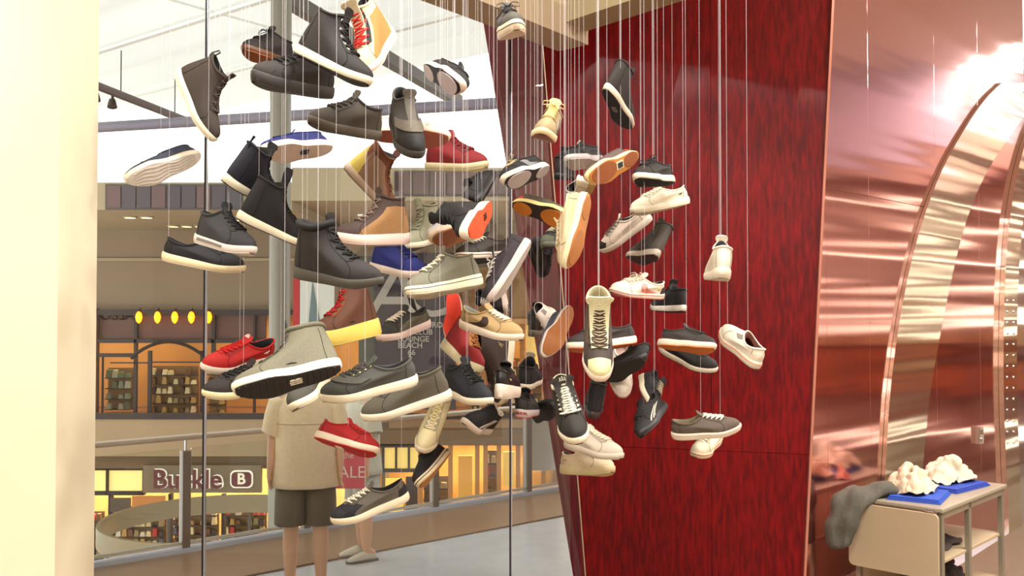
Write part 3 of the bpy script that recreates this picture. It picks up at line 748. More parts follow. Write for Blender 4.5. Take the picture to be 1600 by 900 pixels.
    if tread:
        mb = MB(); n_ = 15
        for i in range(n_):
            u = .08+.86*i/(n_-1); w_, of = cross(u)
            if tread == 'long':
                continue
            mb.box(sh.L*u-.003, sh.L*u+.003, -w_*.82+of, w_*.82+of, sh.z0(u)-.0045, sh.z0(u)-.001)
        if tread == 'long':
            for j in range(5):
                yy = (-.7+.35*j); pts = []
                for i in range(12):
                    u = .1+.8*i/11; w_, of = cross(u); pts.append((sh.L*u, w_*yy+of+.004*math.sin(i*1.5), sh.z0(u)-.003))
                mb.tube(pts, .0022, 5)
        mb.build('tread', mat(tuple(int(c*.9) for c in out), .6), e, False)
    if mark:
        mb = MB(); z = -.006
        for (a, b, c, d) in ((-.014, -.010, .016, -.006), (-.014, -.002, .018, .002), (-.014, .006, .016, .010), (-.016, -.010, -.010, .010)):
            mb.box(.128+a, .128+c, b, d, z, -.002)
        mb.build('sole_mark', mat(mark, .5), e, False)
    A = .0018
    if vamp: patch(MB(), sh, lambda u, v_: (R_(-62+124*u), .02+.60*v_*(1-.25*abs(2*u-1)**2)), 14, 7, .0010).build('vamp', fab(vamp), e)
    if quarter:
        mb = MB()
        for g in (1, -1): patch(mb, sh, lambda u, v_: (g*R_(60+85*u), .04+.8*v_), 8, 6, .0010)
        mb.build('side_panel', fab(quarter), e)
    if toe: patch(MB(), sh, lambda u, v_: (R_(-44+88*u), .0+.36*v_*(1-.35*abs(2*u-1)**2)), 12, 5, A).build('toe_cap', fab(toe), e)
    if heel: patch(MB(), sh, lambda u, v_: (R_(138+84*u), .0+(.55+.35*(1-abs(2*u-1)))*v_), 10, 5, A).build('heel_counter', fab(heel), e)
    if eye or not slip:
        mb = MB(); q0 = .50 if kind == 'low' else .46
        for g in (1, -1): patch(mb, sh, lambda u, v_: (g*R_(ww-11+16*u+10*(1-v_)), q0+(1-q0-.03)*v_), 3, 8, .0018)
        mb.build('eyestay', fab(eye or tuple(int(c*.86) for c in upper)), e)
    if stripe:
        mb = MB()
        for g in (1, -1): patch(mb, sh, lambda u, v_: (g*R_(112-58*v_+16*(u-.5)*(1.6-v_)), .05+.72*(v_**1.3) + .05*u), 3, 8, .0016)
        mb.build('side_stripe', mat(stripe, .5), e)
    if stripes3:
        mb = MB()
        for g in (1, -1):
            for j in range(3): patch(mb, sh, lambda u, v_: (g*R_(58+11*j+5*u+16*v_), .06+.62*v_), 1, 6, .0018)
        mb.build('side_stripes', mat(stripes3, .5), e)
    if strap: patch(MB(), sh, lambda u, v_: (R_(-66+132*u), .40+.20*v_), 18, 3, .0050).build('strap', fab(strap), e)
    if side_mark:
        mb = MB()
        for g in (1, -1):
            patch(mb, sh, lambda u, v_: (g*R_(120+7*u), .36+.14*v_), 2, 2, .0022)
            patch(mb, sh, lambda u, v_: (g*R_(126+3*u), .30+.25*v_), 1, 2, .0024)
        mb.build('side_mark', mat(side_mark, .5), e)
    if slip: 
        mb = MB()
        for g in (1, -1): patch(mb, sh, lambda u, v_: (g*R_(36+22*u), .72+.27*v_), 3, 3, .0012)
        mb.build('elastic_gore', mat(tuple(int(c*.7) for c in upper), .9), e)
    if seam:
        mb = MB()
        for g in (1, -1):
            mb.tube([sh.P(g*R_(66-30*i/9), .02+.56*(i/9), .0006) for i in range(10)], .0009, 4)
            mb.tube([sh.P(g*R_(142-14*i/7), .04+.86*(i/7), .0006) for i in range(8)], .0009, 4)
        mb.build('seams', mat(tuple(int(c*.62) for c in upper), .9), e)['kind'] = 'stuff'
    # tongue
    T = tongue or upper
    q0 = .5; pts = []
    for i in range(9): pts.append(sh.P(0, q0+(1-q0)*i/8, .001))
    d = (pts[-1]-pts[-3]).normalized(); d = (d+Vector((.1, 0, .7))).normalized()
    if not slip:
        for i in range(1, 4): pts.append(pts[8]+d*tl*i/3+Vector((-.002*i if kind == 'low' else 0, 0, 0)))
        v = []; f = []; ncs = 7
        for i, p in enumerate(pts):
            w_ = (.013+.006*i/len(pts)+(.004 if i > 8 else 0))*tw
            if i == len(pts)-1: w_ *= .72
            nn = sh.N(0, min(1, q0+(1-q0)*min(i, 8)/8))
            for sd in (0, 1):
                for j in range(ncs):
                    a = -1+2*j/(ncs-1); 
                    if sd: a = -a
                    v.append(p+Vector((0, a*w_, 0))+nn*((.0022 if sd == 0 else -.0035)*(1-.3*a*a)-.004*a*a))
        n_ = 2*ncs
        fixn(MB().rings([v[i*n_:(i+1)*n_] for i in range(len(pts))]).build('tongue', fab(T), e, angle=60))
        if tmark:
            c_ = pts[-2]; nn = sh.N(0, 1)
            mb = MB(); tt = (pts[-1]-pts[-3]).normalized()
            for (yy, ll) in ((-.007, .008), (0, .014), (.007, .008)):
                a = c_+Vector((0, yy-.002, 0))+nn*.0035; mb.prism([a-tt*.004, a-tt*.004+Vector((0, .004, 0)), a+tt*ll*.6+Vector((0, .004, 0)), a+tt*ll*.6], nn*.001)
            mb.prism([c_+Vector((0, -.011, 0))+nn*.0035-tt*.006, c_+Vector((0, .011, 0))+nn*.0035-tt*.006, c_+Vector((0, .011, 0))+nn*.0035-tt*.003, c_+Vector((0, -.011, 0))+nn*.0035-tt*.003], nn*.001)
            mb.build('tongue_mark', mat(tmark, .5), e, False)
    if lace:
        mb = MB(); lo, hi_ = (.56, .94) if kind == 'low' else (.50, .93)
        rl_ = .0026
        def lp(th, q, o): return sh.P(R_(th), q, o)
        for i in range(laces):
            q = lo+(hi_-lo)*i/(laces-1); qn = q+(hi_-lo)/(laces-1)
            mb.tube([lp(-ww-3, q, .0008), lp(-ww, q, .0045), lp(-ww*.6, q, .0062), lp(0, q, .0074), lp(ww*.6, q, .0062), lp(ww, q, .0045), lp(ww+3, q, .0008)], rl_, 5)
            if i < laces-1:
                mb.tube([lp(-ww, q, .0045), lp(-ww*.5, q*.7+qn*.3, .0062), lp(0, (q+qn)/2, .0085), lp(ww*.5, q*.3+qn*.7, .0062), lp(ww, qn, .0045)], rl_, 5)
                mb.tube([lp(ww, q, .0045), lp(ww*.5, q*.7+qn*.3, .0056), lp(0, (q+qn)/2, .0072), lp(-ww*.5, q*.3+qn*.7, .0056), lp(-ww, qn, .0045)], rl_, 5)
        if bow:
            c_ = sh.P(0, hi_, .009)
            for g in (1, -1):
                mb.tube([c_+Vector(p) for p in ((0, 0, 0), (.01, g*.018, .012), (.012, g*.038, .008), (.014, g*.040, -.006), (.008, g*.02, -.002), (0, 0, 0))], .0018, 5)
                mb.tube([c_+Vector(p) for p in ((0, 0, 0), (.02, g*.012, .004), (.036, g*.022, -.012))], .0018, 5)
        mb.build('laces', mat(lace, .85), e)
    if eyelets:
        mb = MB()
        for g in (1, -1):
            for i in range(5):
                q = .56+.38*i/4; c_ = sh.P(g*R_(27), q, .003); a = (sh.P(g*R_(30), q, .003)-c_).normalized(); b = (sh.P(g*R_(27), q+.03, .003)-c_).normalized()
                mb.tube([c_+(a*math.cos(k_*PI/4)+b*math.sin(k_*PI/4))*.0035 for k_ in range(8)], .0012, 4, True)
        mb.build('eyelets', mat(eyelets, .25, .8), e)['kind'] = 'stuff'
    if tab:
        c_ = sh.P(PI, .98, .001); mb = MB().tube([c_+Vector(p) for p in ((0, -.005, -.015), (-.007, -.005, 0), (-.004, 0, .026), (.004, .0, .026), (.004, .005, 0))], .0028, 5); mb.build('heel_loop', fab(T), e)
    if htext:
        s_, cc_, tc_ = htext; v, f = text_mesh(s_, .020, .0008, .0004); mb = MB()
        wmax = max(p.x for p in v); zc = sole_h*.5
        mb.add([ol(PI+p.x/.034, 1.05, lambda u: zc+p.y*.75) for p in v], f); mb.build('heel_lettering', mat(tc_, .6), e, False)
    return e, up
# ------------------------------------------------------------------ every hanging shoe
# name, short phrase, place phrase, heel px, toe px, distance, toe towards camera (+1/-1), up vector (right, up, to camera), style
W1 = (238, 232, 214); W2 = (226, 220, 206); PK = (226, 208, 198); BK = (30, 27, 28); CH = (62, 60, 62); GR = (118, 116, 106); GD = (84, 84, 80)
TA = (86, 74, 68); NV = (34, 38, 56); GUM = (178, 118, 52); RD = (168, 26, 32); CR = (216, 208, 178); OL = (92, 92, 70)
SHOES = [
 ('high_top_sneaker', 'taupe high top pointing toe down', 'upper left beside the glass joint', (272, 110), (325, 225), 3.5, 1, (.9, .42, .05), dict(kind='hi', upper=TA, sole=W1, out=W1, tab=True, lace=(96, 84, 78))),
 ('sneaker', 'slate low sneaker showing ridged white sole', 'far left below the taupe high top', (305, 238), (214, 290), 3.5, 1, (-.35, .62, -.75), dict(kind='low', upper=(70, 76, 96), sole=W2, out=(222, 214, 206), tread='long', slip=True)),
 ('boot', 'small black boot with tan underside', 'at top left behind the big dark boot', (448, 96), (394, 96), 3.9, 1, (.15, .86, -.48), dict(kind='mid', upper=(44, 34, 34), sole=(120, 82, 56), out=(170, 106, 58), lace=BK, bow=True)),
 ('boot', 'dark grey boot with blunt toe', 'hanging under the big black high top', (510, 145), (407, 146), 2.95, 1, (.08, 1, .12), dict(kind='mid', upper=(62, 56, 54), sole=(74, 70, 70), out=(66, 62, 62), lace=(36, 32, 32), sole_h=.034, sole_t=.034, toe=(66, 60, 58))),
 ('high_top_sneaker', 'white and tan high top with red laces', 'behind the big black one', (612, 42), (574, 140), 3.05, 1, (-.58, .10, .82), dict(kind='hi', ww=38, tw=1.5, upper=(226, 214, 178), sole=PK, out=PK, lace=(214, 44, 40), tongue=(216, 204, 180), eye=(48, 38, 40), quarter=(206, 150, 92), toe=(222, 208, 168), heel=(226, 214, 178))),
 ('high_top_sneaker', 'big black high top with white sole edge', 'largest at the top centre left', (452, 76), (577, 146), 2.85, 1, (.5, .87, .02), dict(kind='hi', upper=(44, 36, 34), sole=W1, out=(64, 56, 52), lace=(36, 30, 30), eyelets=(230, 226, 220))),
 ('sneaker', 'black low sneaker with two pale sole pads', 'upper centre against the white roof', (656, 96), (716, 150), 3.2, 1, (.66, .50, -.56), dict(kind='low', upper=(34, 30, 30), sole=(226, 206, 196), out=(44, 38, 40), pads=(200, 188, 190), lace=(40, 36, 36), sole_h=.022)),
 ('sneaker', 'blue low sneaker showing cream sole', 'left of centre below the dark grey boot', (514, 226), (424, 248), 3.5, 1, (.02, .62, -.78), dict(kind='low', upper=(40, 52, 122), sole=(234, 218, 204), out=(216, 200, 188), lace=(40, 50, 110), mark=(60, 60, 80), sole_h=.032, sole_t=.026)),
 ('sneaker', 'olive grey mid sneaker pointing left', 'above the blue low sneaker', (588, 212), (490, 206), 3.25, 1, (.10, 1, .05), dict(kind='mid', upper=(88, 80, 70), sole=(110, 102, 90), out=(90, 84, 76), lace=(72, 64, 58), collar=(62, 56, 56))),
 ('sneaker', 'white low sneaker with rust brown sole', 'behind the strapped grey and black shoe', (575, 212), (702, 222), 3.4, 1, (0, .78, -.62), dict(kind='low', upper=(236, 224, 206), sole=(236, 220, 206), out=(170, 106, 86), slip=True, sole_h=.03)),
 ('sneaker', 'strapped grey shoe with black toe', 'pointing down at centre left', (611, 172), (656, 262), 2.95, 1, (.30, .52, .80), dict(kind='mid', upper=(92, 88, 84), sole=(84, 80, 74), out=(60, 56, 54), strap=(120, 112, 100), toe=(44, 40, 40), vamp=(54, 50, 48), tongue=(110, 104, 94), lining=(50, 46, 44), slip=False)),
 ('sneaker', 'dusty red low sneaker with cream sole', 'right of the strapped grey shoe', (662, 262), (762, 272), 3.6, 1, (.05, 1, .05), dict(kind='mid', upper=(150, 36, 44), sole=CR, out=CR, lace=(140, 34, 42))),
 ('high_top_sneaker', 'navy high top seen from the heel', 'over the black boot at left', (364, 290), (412, 322), 3.2, -1, (.52, .84, .10), dict(kind='hi', upper=(42, 44, 62), sole=W1, out=(60, 56, 60), lace=BK, tab=True, tongue=(36, 36, 44))),
 ('boot', 'black lace boot with big tongue', 'just under the navy high top', (384, 346), (462, 386), 3.15, -1, (.38, .92, .02), dict(kind='hi', upper=(36, 33, 38), sole=W1, out=(86, 82, 90), lace=BK, tl=.05, eyelets=(110, 104, 100))),
 ('sneaker', 'charcoal mid sneaker with inlaid white sole', 'above the navy slim low sneaker', (292, 376), (405, 405), 3.1, 1, (.18, .98, -.02), dict(kind='mid', upper=(70, 69, 74), sole=(228, 220, 216), out=(220, 212, 204), lace=(52, 50, 54), tongue=(48, 47, 52), sole_inlay=(150, 142, 138))),
 ('sneaker', 'navy slim low sneaker with cream sole', 'far left below the charcoal mid', (252, 406), (381, 432), 3.4, 1, (.16, 1, .02), dict(kind='low', upper=(38, 36, 44), sole=(236, 224, 196), out=(220, 210, 190), lace=(40, 38, 44), tongue=(40, 38, 46))),
 ('boot', 'rust brown boot with grey side', 'above the tan hiking boot', (543, 268), (602, 334), 3.6, -1, (.72, .66, 0), dict(kind='hi', upper=(140, 92, 66), sole=(196, 178, 160), out=(120, 100, 86), lace=(150, 112, 70), heel=(206, 190, 110), quarter=(168, 140, 118), tongue=(110, 60, 50))),
 ('boot', 'tan hiking boot with pink white sole', 'at centre left above the blue low', (636, 380), (530, 386), 3.35, 1, (.06, 1, -.12), dict(kind='hi', upper=(92, 70, 62), sole=(232, 212, 204), out=(210, 196, 188), lace=(150, 132, 120), heel=(176, 140, 96), quarter=(176, 140, 96), eye=(84, 66, 60), sole_h=.038, sole_t=.032)),
 ('sneaker', 'pale green grey canvas high top', 'right of the tan hiking boot', (696, 372), (637, 398), 3.8, 1, (.12, .84, -.50), dict(kind='hi', upper=(158, 156, 134), sole=(222, 216, 196), out=(62, 46, 46), lace=(150, 146, 128), tongue=(164, 164, 142))),
 ('high_top_sneaker', 'big black brown high top on grey sole', 'left of centre over the brown boot', (452, 432), (600, 454), 2.72, 1, (.10, 1, .12), dict(kind='hi', upper=(50, 42, 40), sole=(96, 92, 84), out=(84, 80, 74), lace=(28, 25, 26), cr=.011, collar=(28, 24, 26), tongue=(36, 32, 32), eye=(40, 34, 34), sole_h=.032)),
 ('sneaker', 'royal blue low sneaker with white sole', 'under the tan hiking boot', (573, 420), (668, 440), 3.6, 1, (.18, .98, .02), dict(kind='mid', upper=(40, 52, 138), sole=(226, 214, 206), out=(214, 204, 196), lace=(40, 50, 130))),
 ('sneaker', 'light grey low sneaker with thick striped sole', 'at the centre of the display', (755, 444), (641, 468), 3.3, 1, (-.05, .96, -.30), dict(kind='mid', upper=(142, 140, 124), sole=(236, 230, 210), out=(222, 216, 200), lace=(228, 222, 204), line=(128, 122, 110), tread='long', sole_h=.036, sole_t=.028)),
 ('sneaker', 'navy and white low with tan sole', 'left of the orange soled high top', (748, 356), (685, 378), 3.5, 1, (-.15, .50, -.86), dict(kind='low', upper=(196, 190, 188), sole=(214, 196, 176), out=(176, 122, 72), pads=(158, 100, 60), lace=(226, 220, 210), heel=(44, 48, 66), tongue=(44, 44, 60))),
 ('high_top_sneaker', 'black high top with bright orange sole', 'at the centre seen from below', (768, 314), (741, 368), 3.2, 1, (-.34, .32, -.90), dict(kind='hi', upper=(32, 28, 30), sole=(234, 222, 206), out=(232, 96, 42), lace=BK, mark=(90, 40, 26), sole_h=.034, sole_t=.03)),
 ('sneaker', 'black shoe turned on edge', 'behind the orange soled high top', (752, 322), (776, 270), 4.1, -1, (-.88, .2, .3), dict(kind='low', upper=(34, 30, 32), sole=(40, 36, 38), out=(36, 32, 34), lace=BK)),
 ('sneaker', 'charcoal low with black sole bottom', 'right above the light grey low', (803, 402), (718, 412), 3.68, 1, (-.05, .93, -.32), dict(kind='low', upper=(76, 68, 62), sole=(232, 218, 206), out=(50, 42, 42), lace=(222, 216, 200), tongue=(60, 54, 50), line=(140, 70, 66))),
 ('sneaker', 'plum grey skate shoe standing on its toe', 'with its white sole facing right', (832, 376), (774, 474), 3.6, 1, (-.85, -.46, .15), dict(kind='low', upper=(84, 74, 82), sole=(228, 220, 216), out=(214, 208, 204), lace=(230, 226, 220), tongue=(34, 30, 36), tmark=(230, 226, 220), bow=True)),
 ('sneaker', 'small black sneaker with pale pink sole', 'under the toe of the plum grey shoe', (770, 452), (800, 478), 4.1, 1, (-.7, .1, -.68), dict(kind='low', upper=(44, 38, 50), sole=(226, 210, 204), out=(220, 204, 198), lace=(226, 220, 214))),
 ('sneaker', 'blurred black low sneaker', 'against the red wall edge below the gum pads', (820, 378), (843, 432), 4.6, -1, (.85, .3, .2), dict(kind='low', upper=(40, 30, 32), sole=(48, 38, 38), out=(44, 34, 34), lace=(38, 28, 30))),
 ('sneaker', 'grey knit sneaker hanging highest of all', 'at the top under the beige bulkhead', (788, 46), (808, 70), 3.4, 1, (-.18, .70, -.62), dict(kind='low', upper=(104, 100, 98), sole=(228, 216, 196), out=(214, 196, 184), lace=(70, 66, 66), toe=(110, 106, 98), line=(96, 92, 88), bow=True, sole_h=.036, sole_t=.036)),
 ('high_top_sneaker', 'black suede high top alone', 'high on the red wall', (940, 148), (986, 200), 3.9, -1, (.48, .80, -.40), dict(kind='hi', upper=(54, 42, 40), sole=(214, 204, 188), out=(40, 34, 36), lace=(60, 52, 50), mark=(150, 140, 140))),
 ('sneaker', 'cream sneaker with bushy yellow laces', 'facing out near the fold of the red wall', (860, 212), (844, 226), 3.45, 1, (.22, .94, .22), dict(kind='mid', upper=(176, 160, 128), sole=(228, 214, 180), out=(150, 96, 70), lace=(228, 210, 156), tongue=(216, 200, 160), bow=True, quarter=(110, 100, 92))),
 ('sneaker', 'black and grey low with pale heel pad', 'left of the small dark boot', (862, 258), (793, 292), 3.7, 1, (-.22, .64, -.74), dict(kind='low', upper=(44, 40, 42), sole=(226, 216, 200), out=(52, 44, 48), pads=(196, 186, 184), stripe=(150, 150, 152), lace=(206, 190, 150), bow=True)),
 ('boot', 'small dark boot', 'tucked between two pale soled low sneakers', (868, 286), (890, 274), 4.5, -1, (.1, .95, .1), dict(kind='mid', upper=(46, 34, 36), sole=(40, 32, 34), out=(36, 30, 32), lace=(96, 60, 40))),
 ('sneaker', 'black low showing flat grey sole', 'left behind the large gum sole', (950, 250), (887, 262), 4.0, 1, (0, .74, -.66), dict(kind='low', upper=(38, 34, 36), sole=(190, 180, 178), out=(186, 176, 174), lace=(46, 42, 44), tmark=(200, 196, 180))),
 ('sneaker', 'grey sneaker showing its whole gum sole', 'on the red wall above the white low', (1004, 236), (921, 284), 3.7, 1, (-.30, .38, -.88), dict(kind='low', upper=(110, 92, 88), sole=(232, 214, 176), out=(200, 146, 74), pads=(164, 104, 58), heel=(190, 100, 50), soleblk=True, lace=(100, 84, 80))),
 ('sneaker', 'red and olive sneaker with two gum pads', 'left of the upright gum sole', (798, 318), (894, 352), 3.8, 1, (.26, .56, -.82), dict(kind='low', upper=(112, 108, 74), sole=(228, 214, 158), out=(62, 48, 44), pads=(206, 140, 50), heel=(188, 60, 56), quarter=(100, 92, 78), toe=(196, 140, 74), lace=(90, 84, 66))),
 ('sneaker', 'cream sneaker standing on its toe', 'its gum sole facing right', (922, 300), (892, 420), 3.45, 1, (-.84, -.20, -.42), dict(kind='low', upper=(206, 190, 156), sole=(232, 222, 190), out=(196, 146, 90), pads=(186, 132, 78), lace=(222, 212, 186), sole_h=.03)),
 ('sneaker', 'white canvas slip on seen end on', 'just below the large whole gum sole', (928, 292), (906, 322), 4.0, -1, (-.55, .35, .55), dict(kind='low', upper=(226, 218, 204), sole=(196, 170, 124), out=(180, 136, 86), slip=True, eyelets=(70, 60, 60))),
 ('sneaker', 'grey green banded sneaker', 'half hidden behind the upright cream sneaker', (904, 372), (850, 394), 4.2, 1, (-.10, .92, -.2), dict(kind='low', upper=(70, 66, 60), sole=(118, 120, 104), out=(60, 56, 54), lace=(196, 190, 170), stripe=(150, 150, 130), toe=(116, 118, 102))),
 ('sneaker', 'black low with thin white sole and bow', 'on top of the plain white low', (1061, 282), (990, 290), 3.85, 1, (.05, .86, -.46), dict(kind='low', upper=(46, 36, 34), sole=(224, 216, 200), out=(44, 36, 36), lace=(54, 44, 40), tread='bars', bow=True)),
 ('sneaker', 'plain white low sneaker', 'on the red wall under the black low with bow', (1082, 316), (986, 340), 4.05, 1, (-.12, .98, -.12), dict(kind='low', upper=(226, 218, 200), sole=(228, 220, 202), out=(214, 206, 188), lace=(222, 214, 198), side_mark=(90, 96, 84))),
 ('sneaker', 'white sneaker with black toe lining', 'tilted steeply below the plain white low', (1018, 344), (946, 398), 4.4, -1, (-.66, .74, .1), dict(kind='low', upper=(220, 208, 196), sole=(226, 216, 206), out=(210, 200, 190), toe=(70, 58, 56), lace=(120, 110, 100))),
 ('high_top_sneaker', 'grey high top seen from behind', 'above the white racing shoe', (1018, 402), (986, 408), 4.15, -1, (.36, .84, -.34), dict(kind='hi', upper=(92, 84, 80), sole=(206, 196, 184), out=(74, 34, 36), lace=(76, 70, 68), heel=(104, 96, 90), tmark=(200, 196, 186))),  # dark red outsole has a red reflection put into its colour
 ('sneaker', 'white racing shoe with pink curved stripe', 'on the red wall above the ivory low shoes', (1041, 468), (950, 462), 4.0, 1, (.02, 1, .05), dict(kind='low', upper=(232, 222, 208), sole=(232, 222, 208), out=(206, 120, 110), stripe=(220, 148, 134), line=(196, 84, 76), lace=(226, 216, 200), heel=(60, 46, 46), side_mark=(206, 180, 50), bow=True, sole_h=.022, sole_t=.018)),
 ('sneaker', 'small black shoe with white sole', 'tucked behind the heel of the racing shoe', (1061, 486), (1026, 488), 4.5, -1, (0, .96, -.30), dict(kind='mid', upper=(40, 30, 34), sole=(222, 214, 204), out=(40, 30, 32), lace=BK)),
 ('sneaker', 'small white sneaker seen from the heel', 'alone far right on the red wall', (1116, 434), (1126, 439), 3.5, -1, (.08, .97, -.02), dict(kind='mid', upper=(230, 222, 208), sole=(228, 220, 204), out=(214, 206, 192), lace=(226, 218, 204), sole_h=.034)),
 ('slip_on_shoe', 'white slip on with orange lines', 'far right with its opening facing out', (1170, 574), (1138, 527), 3.6, -1, (.34, .30, .89), dict(kind='low', upper=(228, 220, 206), sole=(228, 218, 204), out=(190, 184, 172), slip=True, lining=(120, 70, 54), heel=(222, 212, 196), line=(206, 120, 84))),
 ('sneaker', 'black low with grey tongue and white rim', 'behind the charcoal gum soled shoe', (1034, 548), (1112, 584), 4.15, 1, (.30, .78, .55), dict(kind='low', upper=(42, 34, 34), sole=(228, 220, 206), out=(60, 52, 50), lace=(120, 112, 100), toe=(48, 40, 40))),
 ('sneaker', 'charcoal low with bright gum sole', 'right of centre on the red wall', (1033, 544), (1106, 548), 3.95, 1, (.06, .84, -.54), dict(kind='low', upper=(70, 62, 58), sole=(226, 216, 200), out=(212, 136, 60), lace=(60, 54, 52), heel=(120, 44, 42))),
 ('sneaker', 'small black shoe showing brown sole', 'above the three striped black shoe', (1006, 594), (1001, 630), 4.2, 1, (.55, .48, -.68), dict(kind='low', upper=(34, 28, 30), sole=(216, 204, 184), out=(112, 76, 62), lace=(190, 180, 160), htext=('LEVIN', (0, 0, 0), (70, 60, 56)))),
 ('sneaker', 'black shoe with three white side stripes', 'low on the red wall', (1050, 640), (1000, 680), 3.95, 1, (-.62, .72, -.25), dict(kind='low', upper=(40, 32, 34), sole=(44, 36, 38), out=(40, 32, 34), stripes3=(206, 200, 190), lace=(44, 38, 38))),
 ('sneaker', 'grey canvas plimsoll with white laces', 'lowest dark shoe on the red wall', (1050, 686), (1158, 674), 4.0, 1, (.06, .98, .18), dict(kind='low', upper=(112, 98, 86), sole=(230, 220, 206), out=(214, 204, 190), lace=(234, 228, 210), lining=(150, 138, 114), line=(190, 150, 136))),
 ('sneaker', 'white canvas sneaker with red line', 'under the grey canvas plimsoll', (1134, 694), (1076, 712), 4.25, 1, (-.25, .72, .64), dict(kind='low', upper=(224, 214, 194), sole=(230, 222, 200), out=(216, 206, 188), toe=(232, 226, 208), lace=(228, 222, 204), line=(180, 60, 54))),
 ('sneaker', 'white shoe standing on its toe', 'under the cream high top', (972, 545), (968, 622), 4.0, 1, (.02, .3, .95), dict(kind='low', upper=(222, 214, 204), sole=(220, 206, 202), out=(206, 198, 190), slip=True, lining=(200, 176, 166))),
 ('sneaker', 'plain black shoe slanting up right', 'crossing behind the cream high top', (1000, 558), (940, 600), 3.8, -1, (.50, .72, -.25), dict(kind='low', upper=(44, 38, 38), sole=(40, 34, 36), out=(42, 36, 38), lace=BK)),
 ('sneaker', 'grey low with white and gum sole', 'lying level behind the cream high top', (998, 538), (887, 550), 3.7, 1, (0, .94, -.32), dict(kind='low', upper=(74, 64, 62), sole=(230, 222, 206), out=(196, 118, 72), lace=(70, 62, 60))),
 ('high_top_sneaker', 'cream and brown high top facing out', 'toe down in front of the red wall', (936, 506), (932, 598), 2.95, 1, (-.02, .58, .80), dict(kind='hi', ww=44, tw=1.9, laces=6, upper=(96, 80, 70), sole=(232, 216, 204), out=(200, 190, 176), toe=(218, 212, 172), tongue=(220, 216, 186), lace=(92, 66, 58), collar=(206, 200, 168), lining=(196, 188, 160), eye=(110, 94, 80), vamp=(78, 64, 58), heel=(206, 200, 168))),
 ('sneaker', 'blue grey shoe showing plain tan sole', 'standing steep by the red wall edge', (896, 478), (853, 550), 3.9, 1, (-.45, -.18, -.86), dict(kind='low', upper=(88, 92, 110), sole=(226, 214, 206), out=(166, 110, 54), line=(60, 60, 70), lace=(80, 84, 100))),
 ('sneaker', 'small white leather shoe', 'in front of the plain tan sole', (863, 486), (876, 524), 4.15, 1, (-.80, .22, .55), dict(kind='low', upper=(222, 212, 204), sole=(226, 216, 208), out=(214, 206, 196), slip=True)),
 ('sneaker', 'small glossy black shoe with loop', 'left of the small white leather shoe', (830, 524), (845, 520), 4.5, -1, (.05, .97, .1), dict(kind='mid', upper=(44, 36, 34), sole=(120, 110, 96), out=(100, 90, 76), tab=True, lace=BK, side_mark=(210, 200, 180), rough=.35)),
 ('sneaker', 'tan low sneaker with brown side patch', 'right of centre over the dark brown high top', (716, 512), (814, 536), 3.5, 1, (.22, .96, .12), dict(kind='low', upper=(186, 162, 122), sole=(226, 214, 200), out=(206, 196, 182), lace=(232, 224, 204), lining=(150, 156, 150), stripe=(74, 48, 42))),
 ('boot', 'red suede boot with cream sole', 'left under the tan low sneaker', (686, 544), (746, 584), 3.7, 1, (.55, .83, .02), dict(kind='hi', upper=(158, 32, 36), sole=(214, 204, 176), out=(206, 196, 168), lace=(186, 140, 84), eye=(176, 128, 76), sole_h=.040, sole_t=.030)),
 ('high_top_sneaker', 'dark brown suede high top', 'toe down below the tan low sneaker', (803, 522), (790, 632), 3.92, 1, (-.92, .0, .38), dict(kind='hi', upper=(84, 66, 60), sole=(230, 220, 200), out=(200, 190, 176), lace=(62, 48, 46), side_mark=(150, 132, 100))),
 ('boot', 'navy low boot with white sole', 'right of the two big grey sneakers', (692, 618), (767, 632), 3.4, 1, (.08, 1, .06), dict(kind='mid', upper=(36, 38, 50), sole=(232, 222, 204), out=(200, 190, 176), lace=(24, 22, 26), eyelets=(150, 146, 140))),
 ('sneaker', 'small grey black sneaker with pink white sole', 'left of the red suede boot', (669, 512), (599, 536), 3.7, 1, (-.20, .97, .05), dict(kind='low', upper=(74, 72, 60), sole=(226, 208, 200), out=(210, 196, 186), lace=(220, 212, 196), quarter=(120, 116, 96), toe=(58, 58, 54))),
 ('sneaker', 'big slate sneaker with strap and eyelets', 'front left of the two big grey ones', (652, 602), (506, 632), 2.8, 1, (-.16, .98, .12), dict(kind='low', upper=(94, 94, 88), sole=(236, 228, 210), out=(190, 182, 168), strap=(108, 106, 98), lace=(92, 88, 80), eyelets=(216, 204, 160), lining=(46, 42, 50))),
 ('sneaker', 'big plain grey mid sneaker', 'behind the strapped slate sneaker', (708, 622), (568, 664), 3.12, 1, (-.22, .97, .06), dict(kind='mid', upper=(112, 106, 92), sole=(236, 228, 212), out=(190, 182, 168), lace=(100, 96, 84), lining=(34, 28, 30))),
 ('high_top_sneaker', 'big grey high top with black ribbed sole', 'front left and nearest to the camera', (531, 577), (374, 617), 2.55, 1, (-.06, .74, -.67), dict(kind='hi', upper=(132, 128, 110), sole=(236, 230, 212), out=(52, 46, 46), tread='bars', cr=.007, tl=.03, tongue=(60, 54, 52), mark=(226, 220, 204), lace=(120, 114, 100), lining=(36, 32, 34))),
 ('sneaker', 'red low sneaker with red laces', 'left of the big grey high top', (414, 566), (330, 580), 3.3, 1, (.05, .90, .42), dict(kind='low', upper=(190, 40, 38), sole=(232, 222, 210), out=(210, 200, 190), lace=(204, 34, 32), lining=(28, 26, 30), tmark=(226, 214, 206), tongue=(190, 38, 38), side_mark=(230, 220, 214))),
 ('sneaker', 'dark skate shoe with cream sole', 'under the red low sneaker at left', (436, 606), (331, 622), 3.2, 1, (-.15, .94, .28), dict(kind='low', upper=(62, 52, 50), sole=(226, 218, 186), out=(200, 190, 170), lace=(32, 28, 30))),
